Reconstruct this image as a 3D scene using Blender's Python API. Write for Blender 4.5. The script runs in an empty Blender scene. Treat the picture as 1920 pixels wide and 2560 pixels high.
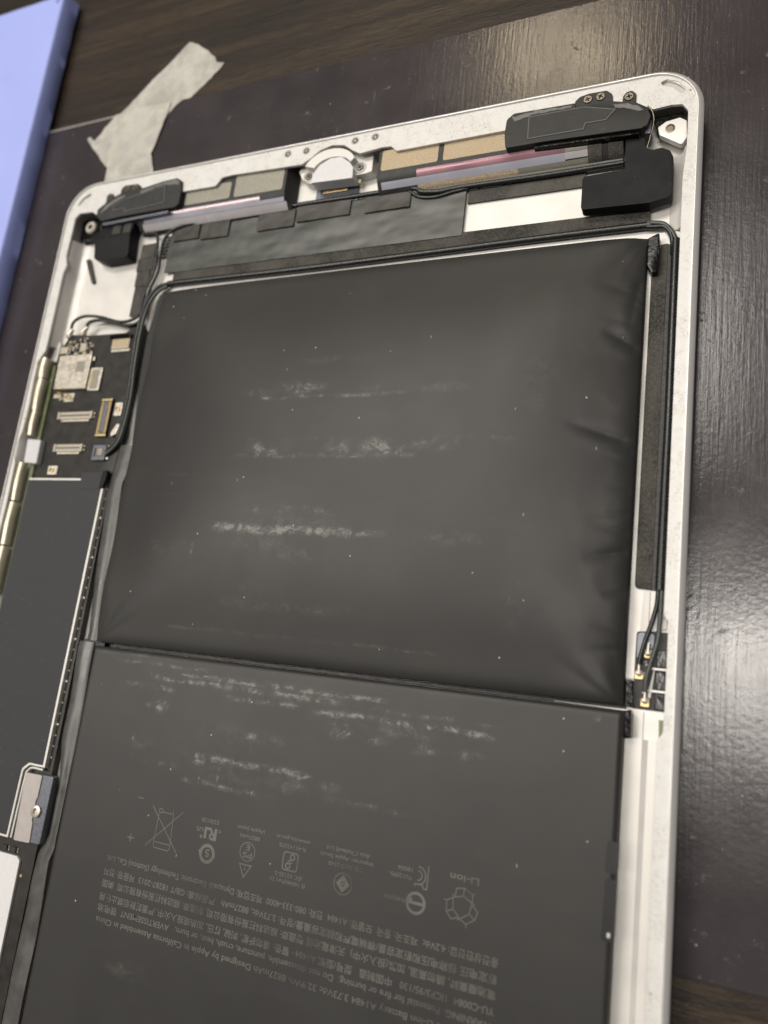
import bpy, bmesh, math, random
from mathutils import Matrix, Vector, noise
import numpy as np

# ------------------------------------------------------------------ units: all numbers below are millimetres
S = 0.001
scene = bpy.context.scene
col = scene.collection
random.seed(7)

# ------------------------------------------------------------------ camera
cam_d = bpy.data.cameras.new('camera'); cam = bpy.data.objects.new('camera', cam_d); col.objects.link(cam)
CX = Vector((0.91167777, 0.11951237, -0.39314176)); CY = Vector((-0.02392702, 0.97058531, 0.23956554)); CZ = Vector((0.41020866, -0.20899987, 0.88772062))
m = Matrix.Identity(4)
for i in range(3):
    m[i][0] = CX[i]; m[i][1] = CY[i]; m[i][2] = CZ[i]
m.translation = Vector((176.505, -127.389, 147.024)) * S
cam.matrix_world = m
cam_d.sensor_fit = 'VERTICAL'; cam_d.sensor_height = 36; cam_d.sensor_width = 27
cam_d.lens = 1937.07 / 2560 * 36
cam_d.clip_start = 0.01; cam_d.clip_end = 20
cam_d.dof.use_dof = True; cam_d.dof.focus_distance = 0.160; cam_d.dof.aperture_fstop = 12
scene.camera = cam

# ------------------------------------------------------------------ world and lamps (indoor: ceiling fixtures)
w = bpy.data.worlds.new('World'); scene.world = w; w.use_nodes = True
bg = w.node_tree.nodes['Background']; bg.inputs[0].default_value = (1.0, 0.96, 0.93, 1); bg.inputs[1].default_value = 0.12

def ceiling_lamp(name, x0, x1, y0, y1, z, power, colr=(1.0, 0.945, 0.87)):
    d = bpy.data.lights.new(name, 'AREA'); d.shape = 'RECTANGLE'; d.size = (x1 - x0) * S; d.size_y = (y1 - y0) * S
    d.energy = power; d.color = colr
    o = bpy.data.objects.new(name, d); col.objects.link(o)
    o.location = ((x0 + x1) / 2 * S, (y0 + y1) / 2 * S, z * S)
    return o
ceiling_lamp('ceiling_lamp', 60, 520, -95, 75, 1800, 9.0)
ceiling_lamp('ceiling_lamp', -1100, 130, 560, 1040, 1800, 21.0)
ceiling_lamp('ceiling_lamp', -430, -200, 1640, 1860, 1800, 5.0, (1.0, 0.82, 0.55))
ceiling_lamp('ceiling_lamp', -1700, -420, -350, 150, 1800, 20.0)

scene.view_settings.view_transform = 'Standard'; scene.view_settings.look = 'None'
scene.view_settings.exposure = 0.0; scene.view_settings.gamma = 1
scene.render.engine = 'CYCLES'
scene.cycles.max_bounces = 8

# ------------------------------------------------------------------ material helpers
def mat_base(name, color, rough=0.5, metal=0.0, spec=0.5):
    mt = bpy.data.materials.new(name); mt.use_nodes = True
    b = mt.node_tree.nodes['Principled BSDF']
    b.inputs['Base Color'].default_value = (*color, 1); b.inputs['Roughness'].default_value = rough
    b.inputs['Metallic'].default_value = metal; b.inputs['Specular IOR Level'].default_value = spec
    return mt, mt.node_tree.nodes, mt.node_tree.links, b

def coords(N, L, scale=(1, 1, 1), rotz=0.0):
    tc = N.new('ShaderNodeTexCoord'); mp = N.new('ShaderNodeMapping')
    mp.inputs['Scale'].default_value = tuple(1000 * s for s in scale)
    mp.inputs['Rotation'].default_value = (0, 0, rotz)
    L.new(tc.outputs['Object'], mp.inputs['Vector'])
    return mp.outputs['Vector']

def noise_tex(N, L, vec, scale, detail=3, rough=0.55, dist=0.0):
    n = N.new('ShaderNodeTexNoise'); n.inputs['Scale'].default_value = scale; n.inputs['Detail'].default_value = detail
    n.inputs['Roughness'].default_value = rough; n.inputs['Distortion'].default_value = dist
    L.new(vec, n.inputs['Vector']); return n.outputs['Fac']

def ramp(N, L, fac, stops):
    r = N.new('ShaderNodeValToRGB'); e = r.color_ramp.elements
    e[0].position, e[0].color = stops[0][0], (*stops[0][1], 1)
    e[1].position, e[1].color = stops[-1][0], (*stops[-1][1], 1)
    for p_, c_ in stops[1:-1]:
        k = e.new(p_); k.color = (*c_, 1)
    L.new(fac, r.inputs['Fac']); return r.outputs['Color']

def mrange(N, L, v, a, b_, c=0.0, d=1.0):
    r = N.new('ShaderNodeMapRange'); r.interpolation_type = 'SMOOTHSTEP'
    r.inputs['From Min'].default_value = a; r.inputs['From Max'].default_value = b_
    r.inputs['To Min'].default_value = c; r.inputs['To Max'].default_value = d
    L.new(v, r.inputs['Value']); return r.outputs['Result']

def math_n(N, L, op, a, b_=None):
    n = N.new('ShaderNodeMath'); n.operation = op
    for k, v in enumerate((a, b_)):
        if v is None: continue
        if isinstance(v, (int, float)): n.inputs[k].default_value = v
        else: L.new(v, n.inputs[k])
    return n.outputs[0]

def mix_c(N, L, fac, a, b_):
    n = N.new('ShaderNodeMix'); n.data_type = 'RGBA'
    if isinstance(fac, (int, float)): n.inputs[0].default_value = fac
    else: L.new(fac, n.inputs[0])
    for k, v in ((6, a), (7, b_)):
        if isinstance(v, tuple): n.inputs[k].default_value = (*v, 1)
        else: L.new(v, n.inputs[k])
    return n.outputs[2]

def bump(N, L, b, h, strength=0.3, dist=0.1, prev=None):
    n = N.new('ShaderNodeBump'); n.inputs['Strength'].default_value = strength; n.inputs['Distance'].default_value = dist * S
    L.new(h, n.inputs['Height'])
    if prev is not None: L.new(prev, n.inputs['Normal'])
    L.new(n.outputs['Normal'], b.inputs['Normal']); return n.outputs['Normal']

def specks(N, L, vec, scale, radius, keep):
    """small separate flecks: voronoi cells, only a share of them kept"""
    v = N.new('ShaderNodeTexVoronoi'); v.inputs['Scale'].default_value = scale; L.new(vec, v.inputs['Vector'])
    near = mrange(N, L, v.outputs['Distance'], radius, radius * 0.5)
    sep = N.new('ShaderNodeSeparateColor'); L.new(v.outputs['Color'], sep.inputs[0])
    k = math_n(N, L, 'LESS_THAN', sep.outputs[0], keep)
    return math_n(N, L, 'MULTIPLY', near, k)

def scratches(N, L, scale, stretch, rotz, width, lo, hi):
    vec = coords(N, L, (1, stretch, 1), rotz)
    n = noise_tex(N, L, vec, scale, 2, 0.5)
    d = math_n(N, L, 'ABSOLUTE', math_n(N, L, 'SUBTRACT', n, 0.5))
    line = mrange(N, L, d, width, width * 0.3)
    gate = mrange(N, L, noise_tex(N, L, coords(N, L), scale * 0.7, 2), lo, hi)
    return math_n(N, L, 'MULTIPLY', line, gate)

MT = {}
def simple(key, color, rough=0.5, metal=0.0, spec=0.5, vary=0.15, nscale=1.5, bmp=0.0, bscale=6.0, rv=0.06, dust=0.0):
    mt, N, L, b = mat_base(key, color, rough, metal, spec)
    v = coords(N, L)
    f = noise_tex(N, L, v, nscale, 4)
    lo = tuple(c * (1 - vary) for c in color); hi = tuple(min(1, c * (1 + vary)) for c in color)
    cc = ramp(N, L, f, [(0.3, lo), (0.7, hi)])
    if dust:
        dd = math_n(N, L, 'MAXIMUM', specks(N, L, v, 0.30, 0.07, 0.4), math_n(N, L, 'MULTIPLY', mrange(N, L, noise_tex(N, L, v, 0.5, 6, 0.75), 0.55, 0.75), 0.35))
        cc = mix_c(N, L, math_n(N, L, 'MULTIPLY', dd, dust), cc, (0.30, 0.29, 0.27))
    L.new(cc, b.inputs['Base Color'])
    L.new(mrange(N, L, f, 0.3, 0.7, max(0, rough - rv), min(1, rough + rv)), b.inputs['Roughness'])
    if bmp: bump(N, L, b, noise_tex(N, L, v, bscale, 3), bmp, 0.1)
    MT[key] = mt; return mt

simple('aluminium_inner', (0.72, 0.70, 0.665), 0.45, 0.25, vary=0.03, nscale=0.15, bmp=0.03, bscale=8)
simple('aluminium_outer', (0.74, 0.725, 0.71), 0.36, 0.4, vary=0.02, nscale=0.2)
simple('aluminium_dull', (0.52, 0.51, 0.49), 0.5, 0.2, vary=0.05)
simple('black_plastic', (0.028, 0.028, 0.027), 0.5, 0.0, 0.35, vary=0.2, nscale=0.4, bmp=0.05, bscale=7, dust=0.35)
simple('black_satin', (0.008, 0.008, 0.009), 0.55, 0.0, 0.22, vary=0.2, nscale=0.3, bmp=0.06, bscale=10, dust=0.08)
simple('black_gloss', (0.004, 0.004, 0.004), 0.16, 0.0, 0.3, vary=0.1, bmp=0.5, bscale=0.7)
simple('black_tape', (0.036, 0.032, 0.026), 0.40, vary=0.2, nscale=0.8, bmp=0.15, bscale=1.2)
simple('cable_jacket', (0.013, 0.014, 0.014), 0.30, vary=0.2, bmp=0.1, bscale=3)
simple('cable_grey', (0.055, 0.062, 0.060), 0.32, vary=0.15, bmp=0.1, bscale=3)
simple('flap_film', (0.085, 0.083, 0.080), 0.33, vary=0.2, nscale=0.25, bmp=0.35, bscale=0.22)
simple('circuit_board', (0.020, 0.018, 0.016), 0.42, 0.0, 0.35, vary=0.25, nscale=0.35, bmp=0.05, bscale=5, dust=0.22)
simple('shield_film', (0.030, 0.032, 0.036), 0.6, 0.0, 0.4, vary=0.03, nscale=0.2, bmp=0.03, bscale=9, rv=0.01, dust=0.22)
simple('tin', (0.66, 0.61, 0.52), 0.36, 0.75, vary=0.06, nscale=1.0, bmp=0.05)
simple('brass', (0.66, 0.60, 0.47), 0.36, 0.6, vary=0.08, nscale=0.5, bmp=0.03, bscale=0.5)
simple('gold_contact', (0.62, 0.47, 0.24), 0.35, 0.8, vary=0.15, nscale=3)
simple('screw_steel', (0.20, 0.18, 0.15), 0.35, 0.9, vary=0.2, nscale=2)
simple('white_plastic', (0.76, 0.75, 0.76), 0.35, vary=0.03)
simple('white_fabric', (0.66, 0.66, 0.68), 0.7, vary=0.05, bmp=0.2, bscale=5)
simple('cream_plastic', (0.50, 0.45, 0.35), 0.45, vary=0.1, nscale=2)
simple('green_board', (0.17, 0.20, 0.10), 0.4, vary=0.2, nscale=1.5)
simple('slate_metal', (0.16, 0.17, 0.20), 0.35, 0.5, vary=0.1)
simple('pale_reflection', (0.42, 0.34, 0.36), 0.2, 0.4, vary=0.08, nscale=0.12)  # paler pink reflection, painted on the left chamber
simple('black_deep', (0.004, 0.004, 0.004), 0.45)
simple('edge_highlight', (0.42, 0.39, 0.35), 0.6)  # pale tone of the highlight painted along the mat edge
simple('pink_reflection', (0.36, 0.19, 0.225), 0.22, 0.25, vary=0.12, nscale=0.12)  # pink room reflection put into the base colour
simple('lilac_reflection', (0.48, 0.48, 0.56), 0.2, 0.25, vary=0.08, nscale=0.12)  # lilac room reflection, likewise as base colour
simple('silver_sheen_film', (0.66, 0.63, 0.64), 0.22, 0.35, vary=0.06, nscale=0.2)
simple('silver_pad', (0.30, 0.285, 0.235), 0.42, 0.35, vary=0.12, nscale=2.0, bmp=0.1)
simple('bracket_plate', (0.46, 0.42, 0.40), 0.4, 0.1, vary=0.04, nscale=0.5)
simple('plate_seam', (0.30, 0.29, 0.275), 0.5, vary=0.04)  # grey of the groove lines in the floor plates

# ledge with dried glue and dirt
mt, N, L, b = mat_base('rim_aluminium', (0.68, 0.64, 0.58), 0.5, 0.15)
v = coords(N, L)
f1 = noise_tex(N, L, v, 0.9, 5, 0.65); f2 = noise_tex(N, L, v, 0.25, 3)
c = ramp(N, L, f1, [(0.26, (0.63, 0.615, 0.585)), (0.42, (0.71, 0.70, 0.675)), (0.62, (0.735, 0.73, 0.71))])
glue = math_n(N, L, 'MULTIPLY', mrange(N, L, math_n(N, L, 'ABSOLUTE', math_n(N, L, 'SUBTRACT', noise_tex(N, L, v, 1.3, 3, 0.6, 0.6), 0.52)), 0.030, 0.004), mrange(N, L, f2, 0.42, 0.55))
c = mix_c(N, L, math_n(N, L, 'MULTIPLY', glue, 0.55), c, (0.30, 0.25, 0.18))
c = mix_c(N, L, specks(N, L, v, 0.45, 0.13, 0.14), c, (0.24, 0.16, 0.10))
L.new(c, b.inputs['Base Color']); bump(N, L, b, f1, 0.18, 0.08)
MT['rim'] = mt

# gold glitter adhesive
mt, N, L, b = mat_base('gold_glitter', (0.6, 0.42, 0.18), 0.35, 0.25)
v = coords(N, L)
f = noise_tex(N, L, v, 5.5, 3, 0.8)
L.new(ramp(N, L, f, [(0.36, (0.26, 0.18, 0.10)), (0.50, (0.50, 0.38, 0.24)), (0.62, (0.92, 0.82, 0.62))]), b.inputs['Base Color'])
bump(N, L, b, f, 0.8, 0.15)
MT['gold_glitter'] = mt

# foam / fabric strips
def grain_mat(key, dark, light, scale, rough=0.75):
    mt, N, L, b = mat_base(key, dark, rough)
    v = coords(N, L); f = noise_tex(N, L, v, scale, 3, 0.7); g = noise_tex(N, L, v, 0.12, 2)
    c = ramp(N, L, f, [(0.42, dark), (0.72, light)])
    L.new(mix_c(N, L, mrange(N, L, g, 0.35, 0.7, 0.0, 0.35), c, tuple(x * 1.6 for x in light)), b.inputs['Base Color'])
    bump(N, L, b, f, 0.5, 0.15); MT[key] = mt
grain_mat('foam_strip', (0.012, 0.0115, 0.010), (0.085, 0.078, 0.064), 2.4)
grain_mat('woven_fabric', (0.030, 0.028, 0.025), (0.11, 0.10, 0.085), 3)

# grey conductive tape
mt, N, L, b = mat_base('grey_tape', (0.10, 0.105, 0.095), 0.36)
v = coords(N, L); vs = coords(N, L, (0.35, 1.3, 1))
f = noise_tex(N, L, vs, 0.25, 4, 0.55, 0.4)
L.new(ramp(N, L, f, [(0.35, (0.050, 0.053, 0.048)), (0.62, (0.075, 0.080, 0.071))]), b.inputs['Base Color'])
n1 = bump(N, L, b, noise_tex(N, L, vs, 0.16, 1, 0.4, 0.2), 0.35, 1.0)
bump(N, L, b, noise_tex(N, L, v, 5, 2), 0.05, 0.1, n1)
MT['grey_tape'] = mt

# battery film (residue envelope comes as a vertex attribute)
mt, N, L, b = mat_base('battery_film', (0.05, 0.05, 0.05), 0.45, 0.0, 0.40)
v = coords(N, L); vx = coords(N, L, (1, 0.04, 1))
base = ramp(N, L, noise_tex(N, L, v, 0.05, 3), [(0.35, (0.028, 0.027, 0.026)), (0.65, (0.034, 0.033, 0.031))])
at = N.new('ShaderNodeAttribute'); at.attribute_name = 'residue'
env = math_n(N, L, 'MULTIPLY', at.outputs['Fac'], mrange(N, L, noise_tex(N, L, v, 0.33, 4, 0.6, 0.6), 0.36, 0.62, 0.30, 1.2))
fl = noise_tex(N, L, coords(N, L, (0.75, 1, 1)), 0.9, 8, 0.78, 0.5)
fl = math_n(N, L, 'MULTIPLY', math_n(N, L, 'SUBTRACT', fl, 0.30), 2.5)
res = mrange(N, L, math_n(N, L, 'MULTIPLY', fl, env), 0.20, 0.60)
dust = math_n(N, L, 'MAXIMUM', specks(N, L, v, 0.22, 0.05, 0.45), math_n(N, L, 'MULTIPLY', specks(N, L, coords(N, L, (1, 0.3, 1), 0.5), 0.35, 0.05, 0.3), 0.5))
haze_ = math_n(N, L, 'MULTIPLY', mrange(N, L, env, 0.06, 0.8, 0.0, 0.26), mrange(N, L, noise_tex(N, L, v, 5.0, 3, 0.7), 0.40, 0.66))
base = mix_c(N, L, haze_, base, (0.36, 0.355, 0.33))
base = mix_c(N, L, math_n(N, L, 'MULTIPLY', res, 0.38), base, (0.46, 0.45, 0.415))
base = mix_c(N, L, math_n(N, L, 'MULTIPLY', dust, 0.75), base, (0.62, 0.60, 0.55))
smear = mrange(N, L, noise_tex(N, L, coords(N, L, (0.4, 1, 1)), 0.11, 4, 0.6), 0.5, 0.75, 0.0, 0.05)
base = mix_c(N, L, smear, base, (0.13, 0.12, 0.11))
L.new(base, b.inputs['Base Color'])
L.new(mrange(N, L, noise_tex(N, L, v, 0.08, 4), 0.3, 0.7, 0.43, 0.46), b.inputs['Roughness'])
n1 = bump(N, L, b, noise_tex(N, L, vx, 3.0, 2), 0.05, 0.05)
bump(N, L, b, math_n(N, L, 'ADD', res, dust), 0.3, 0.06, n1)
MT['battery_film'] = mt

mt, N, L, b = mat_base('print_ink', (0.2, 0.19, 0.165), 0.5)
v = coords(N, L)
L.new(ramp(N, L, noise_tex(N, L, v, 0.10, 4, 0.6), [(0.36, (0.060, 0.058, 0.052)), (0.5, (0.115, 0.111, 0.098)), (0.68, (0.140, 0.135, 0.120))]), b.inputs['Base Color'])
MT['ink'] = mt

# work mat: dark scuffed plastic sheet with fine ribs
mt, N, L, b = mat_base('mat_plastic', (0.03, 0.027, 0.027), 0.32, 0.0, 0.55)
v = coords(N, L)
base = ramp(N, L, noise_tex(N, L, v, 0.03, 4), [(0.3, (0.036, 0.030, 0.033)), (0.7, (0.050, 0.041, 0.045))])
def straight(rot, cs, ln, r_, keep):
    return specks(N, L, coords(N, L, (1, ln, 1), rot), cs, r_, keep)
s1 = math_n(N, L, 'MAXIMUM', straight(0.5, 0.40, 0.035, 0.035, 0.40), straight(-0.35, 0.5, 0.05, 0.04, 0.25))
s2 = math_n(N, L, 'MAXIMUM', straight(1.25, 0.35, 0.05, 0.035, 0.30), straight(0.1, 0.6, 0.06, 0.045, 0.20))
s3 = straight(-0.9, 0.30, 0.04, 0.03, 0.30)
sc = math_n(N, L, 'MAXIMUM', s1, math_n(N, L, 'MAXIMUM', s2, s3))
dust = math_n(N, L, 'MAXIMUM', specks(N, L, v, 0.18, 0.05, 0.45), specks(N, L, v, 0.8, 0.10, 0.06))
blot = math_n(N, L, 'MULTIPLY', mrange(N, L, noise_tex(N, L, v, 0.35, 6, 0.75), 0.60, 0.72), mrange(N, L, noise_tex(N, L, v, 0.045, 2), 0.46, 0.62))
c = mix_c(N, L, math_n(N, L, 'MULTIPLY', sc, 0.6), base, (0.28, 0.26, 0.24))
c = mix_c(N, L, math_n(N, L, 'MULTIPLY', blot, 0.45), c, (0.26, 0.25, 0.23))
c = mix_c(N, L, math_n(N, L, 'MULTIPLY', dust, 0.55), c, (0.45, 0.42, 0.38))
L.new(c, b.inputs['Base Color'])
L.new(mrange(N, L, noise_tex(N, L, v, 0.06, 5, 0.6), 0.3, 0.7, 0.17, 0.23), b.inputs['Roughness'])
rib = noise_tex(N, L, coords(N, L, (1, 0.05, 1)), 1.3, 3, 0.6)
orange = noise_tex(N, L, v, 0.9, 4, 0.65)
n1 = bump(N, L, b, rib, 0.10, 0.38)
n2 = bump(N, L, b, orange, 0.11, 0.28, n1)
bump(N, L, b, math_n(N, L, 'ADD', sc, math_n(N, L, 'ADD', dust, blot)), 0.4, 0.15, n2)
MT['mat'] = mt

# dark wood
mt, N, L, b = mat_base('dark_wood', (0.05, 0.035, 0.02), 0.42, 0.0, 0.3)
vg = coords(N, L, (0.05, 1, 1), 0.10)
g1 = noise_tex(N, L, vg, 0.22, 5, 0.6, 0.5); g2 = noise_tex(N, L, coords(N, L, (0.12, 1, 1), 0.10), 1.6, 4, 0.7)
c = ramp(N, L, g1, [(0.32, (0.007, 0.004, 0.002)), (0.5, (0.026, 0.016, 0.008)), (0.68, (0.060, 0.038, 0.018))])
c = mix_c(N, L, mrange(N, L, g2, 0.40, 0.66, 0.0, 0.75), c, (0.012, 0.008, 0.005))
v = coords(N, L)
c = mix_c(N, L, math_n(N, L, 'MULTIPLY', specks(N, L, v, 0.35, 0.05, 0.25), 0.5), c, (0.35, 0.30, 0.22))
L.new(c, b.inputs['Base Color'])
n1 = bump(N, L, b, g2, 0.45, 0.3); bump(N, L, b, noise_tex(N, L, v, 1.5, 3), 0.2, 0.3, n1)
MT['wood'] = mt

# blue pad
mt, N, L, b = mat_base('blue_pad', (0.36, 0.42, 0.85), 0.5)
v = coords(N, L)
c = ramp(N, L, noise_tex(N, L, v, 0.05, 3), [(0.3, (0.37, 0.44, 0.90)), (0.7, (0.40, 0.475, 0.95))])
dirt = math_n(N, L, 'MULTIPLY', mrange(N, L, noise_tex(N, L, v, 0.5, 5, 0.7), 0.58, 0.74), mrange(N, L, noise_tex(N, L, v, 0.06, 2), 0.5, 0.7))
c = mix_c(N, L, math_n(N, L, 'MULTIPLY', dirt, 0.35), c, (0.12, 0.13, 0.25))
c = mix_c(N, L, math_n(N, L, 'MULTIPLY', math_n(N, L, 'MAXIMUM', specks(N, L, v, 0.16, 0.06, 0.4), specks(N, L, coords(N, L, (1, 0.08, 1), 0.6), 0.3, 0.05, 0.35)), 0.4), c, (0.16, 0.17, 0.30))
L.new(c, b.inputs['Base Color']); bump(N, L, b, noise_tex(N, L, v, 0.7, 3), 0.1, 0.3)
MT['blue'] = mt

# masking tape
mt, N, L, b = mat_base('paper_tape', (0.6, 0.56, 0.46), 0.6)
v = coords(N, L); f = noise_tex(N, L, v, 0.22, 4, 0.6, 0.4)
c = ramp(N, L, f, [(0.34, (0.62, 0.60, 0.555)), (0.5, (0.67, 0.65, 0.59)), (0.66, (0.74, 0.715, 0.63))])
c = mix_c(N, L, mrange(N, L, noise_tex(N, L, coords(N, L, (0.4, 1, 1), 0.8), 1.5, 3), 0.5, 0.75, 0, 0.15), c, (0.45, 0.43, 0.39))
L.new(c, b.inputs['Base Color']); n1 = bump(N, L, b, f, 0.4, 1.0); bump(N, L, b, noise_tex(N, L, coords(N, L, (1, 0.25, 1), 0.75), 1.6, 3), 0.5, 0.25, n1)
tr = N.new('ShaderNodeBsdfTransparent'); mx = N.new('ShaderNodeMixShader')
L.new(mrange(N, L, noise_tex(N, L, v, 0.12, 4, 0.6, 0.5), 0.35, 0.65, 0.50, 0.24), mx.inputs[0])
out = N['Material Output']; L.new(b.outputs[0], mx.inputs[1]); L.new(tr.outputs[0], mx.inputs[2]); L.new(mx.outputs[0], out.inputs['Surface'])
MT['tape'] = mt

# ------------------------------------------------------------------ mesh helpers
def link(name, me, mat, parent=None, inv=None):
    o = bpy.data.objects.new(name, me); col.objects.link(o)
    if mat is not None:
        me.materials.clear()
        for k in (mat if isinstance(mat, (list, tuple)) else [mat]): me.materials.append(MT[k])
    if parent is not None:
        o.parent = parent
        o.matrix_parent_inverse = parent_inv(parent)
    return o

def parent_inv(p):
    if p.type == 'EMPTY': return Matrix.Translation(p.location).inverted()
    return Matrix.Translation(p.location).inverted()

def finish(bm, name, mat, parent, smooth=35):
    bmesh.ops.scale(bm, vec=(S, S, S), verts=bm.verts)
    bmesh.ops.recalc_face_normals(bm, faces=bm.faces)
    me = bpy.data.meshes.new(name); bm.to_mesh(me); bm.free()
    if smooth:
        me.shade_smooth(); me.set_sharp_from_angle(angle=math.radians(smooth))
    return link(name, me, mat, parent)

def rnd(pts, r, seg=6):
    """fillet polygon corners; a point may carry its own radius as third value"""
    out = []; n = len(pts)
    for i in range(n):
        p = Vector(pts[i][:2]); a = Vector(pts[i - 1][:2]); c_ = Vector(pts[(i + 1) % n][:2])
        rr = pts[i][2] if len(pts[i]) > 2 else r
        u = a - p; w_ = c_ - p
        if rr <= 0 or u.length < 1e-6 or w_.length < 1e-6: out.append((p.x, p.y)); continue
        ang = u.angle(w_)
        if ang > math.pi - 0.05: out.append((p.x, p.y)); continue
        t = min(rr / math.tan(ang / 2), u.length * 0.48, w_.length * 0.48)
        p0 = p + u.normalized() * t; p1 = p + w_.normalized() * t
        for k in range(seg + 1):
            s = k / seg
            q = p0 * (1 - s) ** 2 + p * 2 * s * (1 - s) + p1 * s ** 2
            out.append((q.x, q.y))
    return out

def add_prism(bm, pts, z0, z1, bev=0.12, mi=0):
    vs = [bm.verts.new((x, y, z0)) for x, y in pts]
    f = bm.faces.new(vs)
    r = bmesh.ops.extrude_face_region(bm, geom=[f])
    tv = [e for e in r['geom'] if isinstance(e, bmesh.types.BMVert)]
    tf = [e for e in r['geom'] if isinstance(e, bmesh.types.BMFace)]
    for q in tv: q.co.z = z1
    fs = set(tf); fs.add(f)
    for q in tv: fs.update(q.link_faces)
    if bev > 0:
        es = [e for e in tf[0].edges]
        rb = bmesh.ops.bevel(bm, geom=es, offset=bev, segments=2, profile=0.5, affect='EDGES', clamp_overlap=True)
        fs.update(rb['faces'])
    for q in fs:
        if q.is_valid: q.material_index = mi

def prism(name, pts, z0, z1, mat, parent, r=0.0, bev=0.12):
    bm = bmesh.new(); add_prism(bm, rnd(pts, r) if r or any(len(p) > 2 for p in pts) else [p[:2] for p in pts], z0, z1, bev)
    return finish(bm, name, mat, parent, 18)

def rect(x0, x1, y0, y1): return [(x0, y0), (x1, y0), (x1, y1), (x0, y1)]

def smooth_path(pts, sub=6):
    P_ = [Vector(p) for p in pts]; out = []
    for i in range(len(P_) - 1):
        p0 = P_[max(i - 1, 0)]; p1 = P_[i]; p2 = P_[i + 1]; p3 = P_[min(i + 2, len(P_) - 1)]
        for k in range(sub):
            t = k / sub
            out.append(0.5 * ((2 * p1) + (p2 - p0) * t + (2 * p0 - 5 * p1 + 4 * p2 - p3) * t * t + (3 * p1 - p0 - 3 * p2 + p3) * t ** 3))
    out.append(P_[-1]); return out

def add_tube(bm, pts, r, sides=10, sub=6, mi=0):
    path = smooth_path(pts, sub) if sub else [Vector(p) for p in pts]
    rings = []
    for i, p in enumerate(path):
        t = (path[min(i + 1, len(path) - 1)] - path[max(i - 1, 0)]).normalized()
        up = Vector((0, 0, 1)) if abs(t.z) < 0.9 else Vector((1, 0, 0))
        a = t.cross(up).normalized(); c_ = a.cross(t).normalized()
        rr = r(i / (len(path) - 1)) if callable(r) else r
        rings.append([bm.verts.new(p + a * math.cos(2 * math.pi * k / sides) * rr + c_ * math.sin(2 * math.pi * k / sides) * rr) for k in range(sides)])
    for A, B in zip(rings, rings[1:]):
        for k in range(sides):
            f = bm.faces.new((A[k], A[(k + 1) % sides], B[(k + 1) % sides], B[k])); f.material_index = mi
    for R_ in (rings[0], rings[-1]):
        f = bm.faces.new(R_); f.material_index = mi

def tube(name, pts, r, mat, parent, sides=10, sub=6):
    bm = bmesh.new(); add_tube(bm, pts, r, sides, sub); return finish(bm, name, mat, parent, 60)

def add_lathe(bm, c_, prof, seg=20, mi=0):
    rings = [[bm.verts.new((c_[0] + rr * math.cos(2 * math.pi * k / seg), c_[1] + rr * math.sin(2 * math.pi * k / seg), c_[2] + z)) for k in range(seg)] for rr, z in prof]
    for A, B in zip(rings, rings[1:]):
        for k in range(seg):
            f = bm.faces.new((A[k], A[(k + 1) % seg], B[(k + 1) % seg], B[k])); f.material_index = mi
    for R_ in (rings[0], rings[-1]):
        f = bm.faces.new(R_); f.material_index = mi

def lathe(name, c_, prof, mat, parent, seg=20):
    bm = bmesh.new(); add_lathe(bm, c_, prof, seg); return finish(bm, name, mat, parent, 40)

def swept(name, prof, x0, x1, mat, parent, thick=0.05, n=1):
    """a sheet whose (y, z) profile is carried along x, with thickness"""
    bm = bmesh.new(); pr = [Vector((0, y, z)) for y, z in prof]
    nor = []
    for i in range(len(pr)):
        t = pr[min(i + 1, len(pr) - 1)] - pr[max(i - 1, 0)]
        nn = Vector((0, -t.z, t.y)).normalized()
        nor.append(nn if nn.z > 0 or (abs(nn.z) < 1e-6 and nn.y < 0) else -nn)
    loop = [p + q * thick for p, q in zip(pr, nor)] + [p - q * 0.02 for p, q in reversed(list(zip(pr, nor)))]
    A = [bm.verts.new((x0, p.y, p.z)) for p in loop]; B = [bm.verts.new((x1, p.y, p.z)) for p in loop]
    k = len(loop)
    for i in range(k): bm.faces.new((A[i], A[(i + 1) % k], B[(i + 1) % k], B[i]))
    bm.faces.new(A); bm.faces.new(B)
    return finish(bm, name, mat, parent, 50)

def rrect(inset, r, x0=0, x1=169.5, y0=-240, y1=0, seg=10):
    a, b_, c_, d = x0 + inset, x1 - inset, y0 + inset, y1 - inset; r = max(r, 0.3)
    out = []
    for cx, cy, s in ((b_ - r, d - r, 0), (a + r, d - r, 90), (a + r, c_ + r, 180), (b_ - r, c_ + r, 270)):
        for k in range(seg + 1):
            t = math.radians(s + 90 * k / seg); out.append((cx + r * math.cos(t), cy + r * math.sin(t)))
    return out

def tag(o, label, cat=None, kind=None, group=None):
    if label: o['label'] = label
    if cat: o['category'] = cat
    if kind: o['kind'] = kind
    if group: o['group'] = group

def plate_with_holes(name, outer, holes, z0, z1, mat, parent):
    bm = bmesh.new(); es = []
    for lp in [outer] + holes:
        vs = [bm.verts.new((x, y, z1)) for x, y in lp]
        es += [bm.edges.new((vs[i], vs[(i + 1) % len(vs)])) for i in range(len(vs))]
    bmesh.ops.triangle_fill(bm, edges=es, use_beauty=True, use_dissolve=False)
    r = bmesh.ops.extrude_face_region(bm, geom=list(bm.faces))
    for q in r['geom']:
        if isinstance(q, bmesh.types.BMVert): q.co.z = z0
    return finish(bm, name, mat, parent, 30)

# ------------------------------------------------------------------ setting: table
bm = bmesh.new(); add_prism(bm, rect(-420, 420, -420, 380), -40, -0.8, 0)
t = finish(bm, 'table', 'wood', None, 0); tag(t, 'dark brown wooden tabletop with fine grain', kind='structure')

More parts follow.
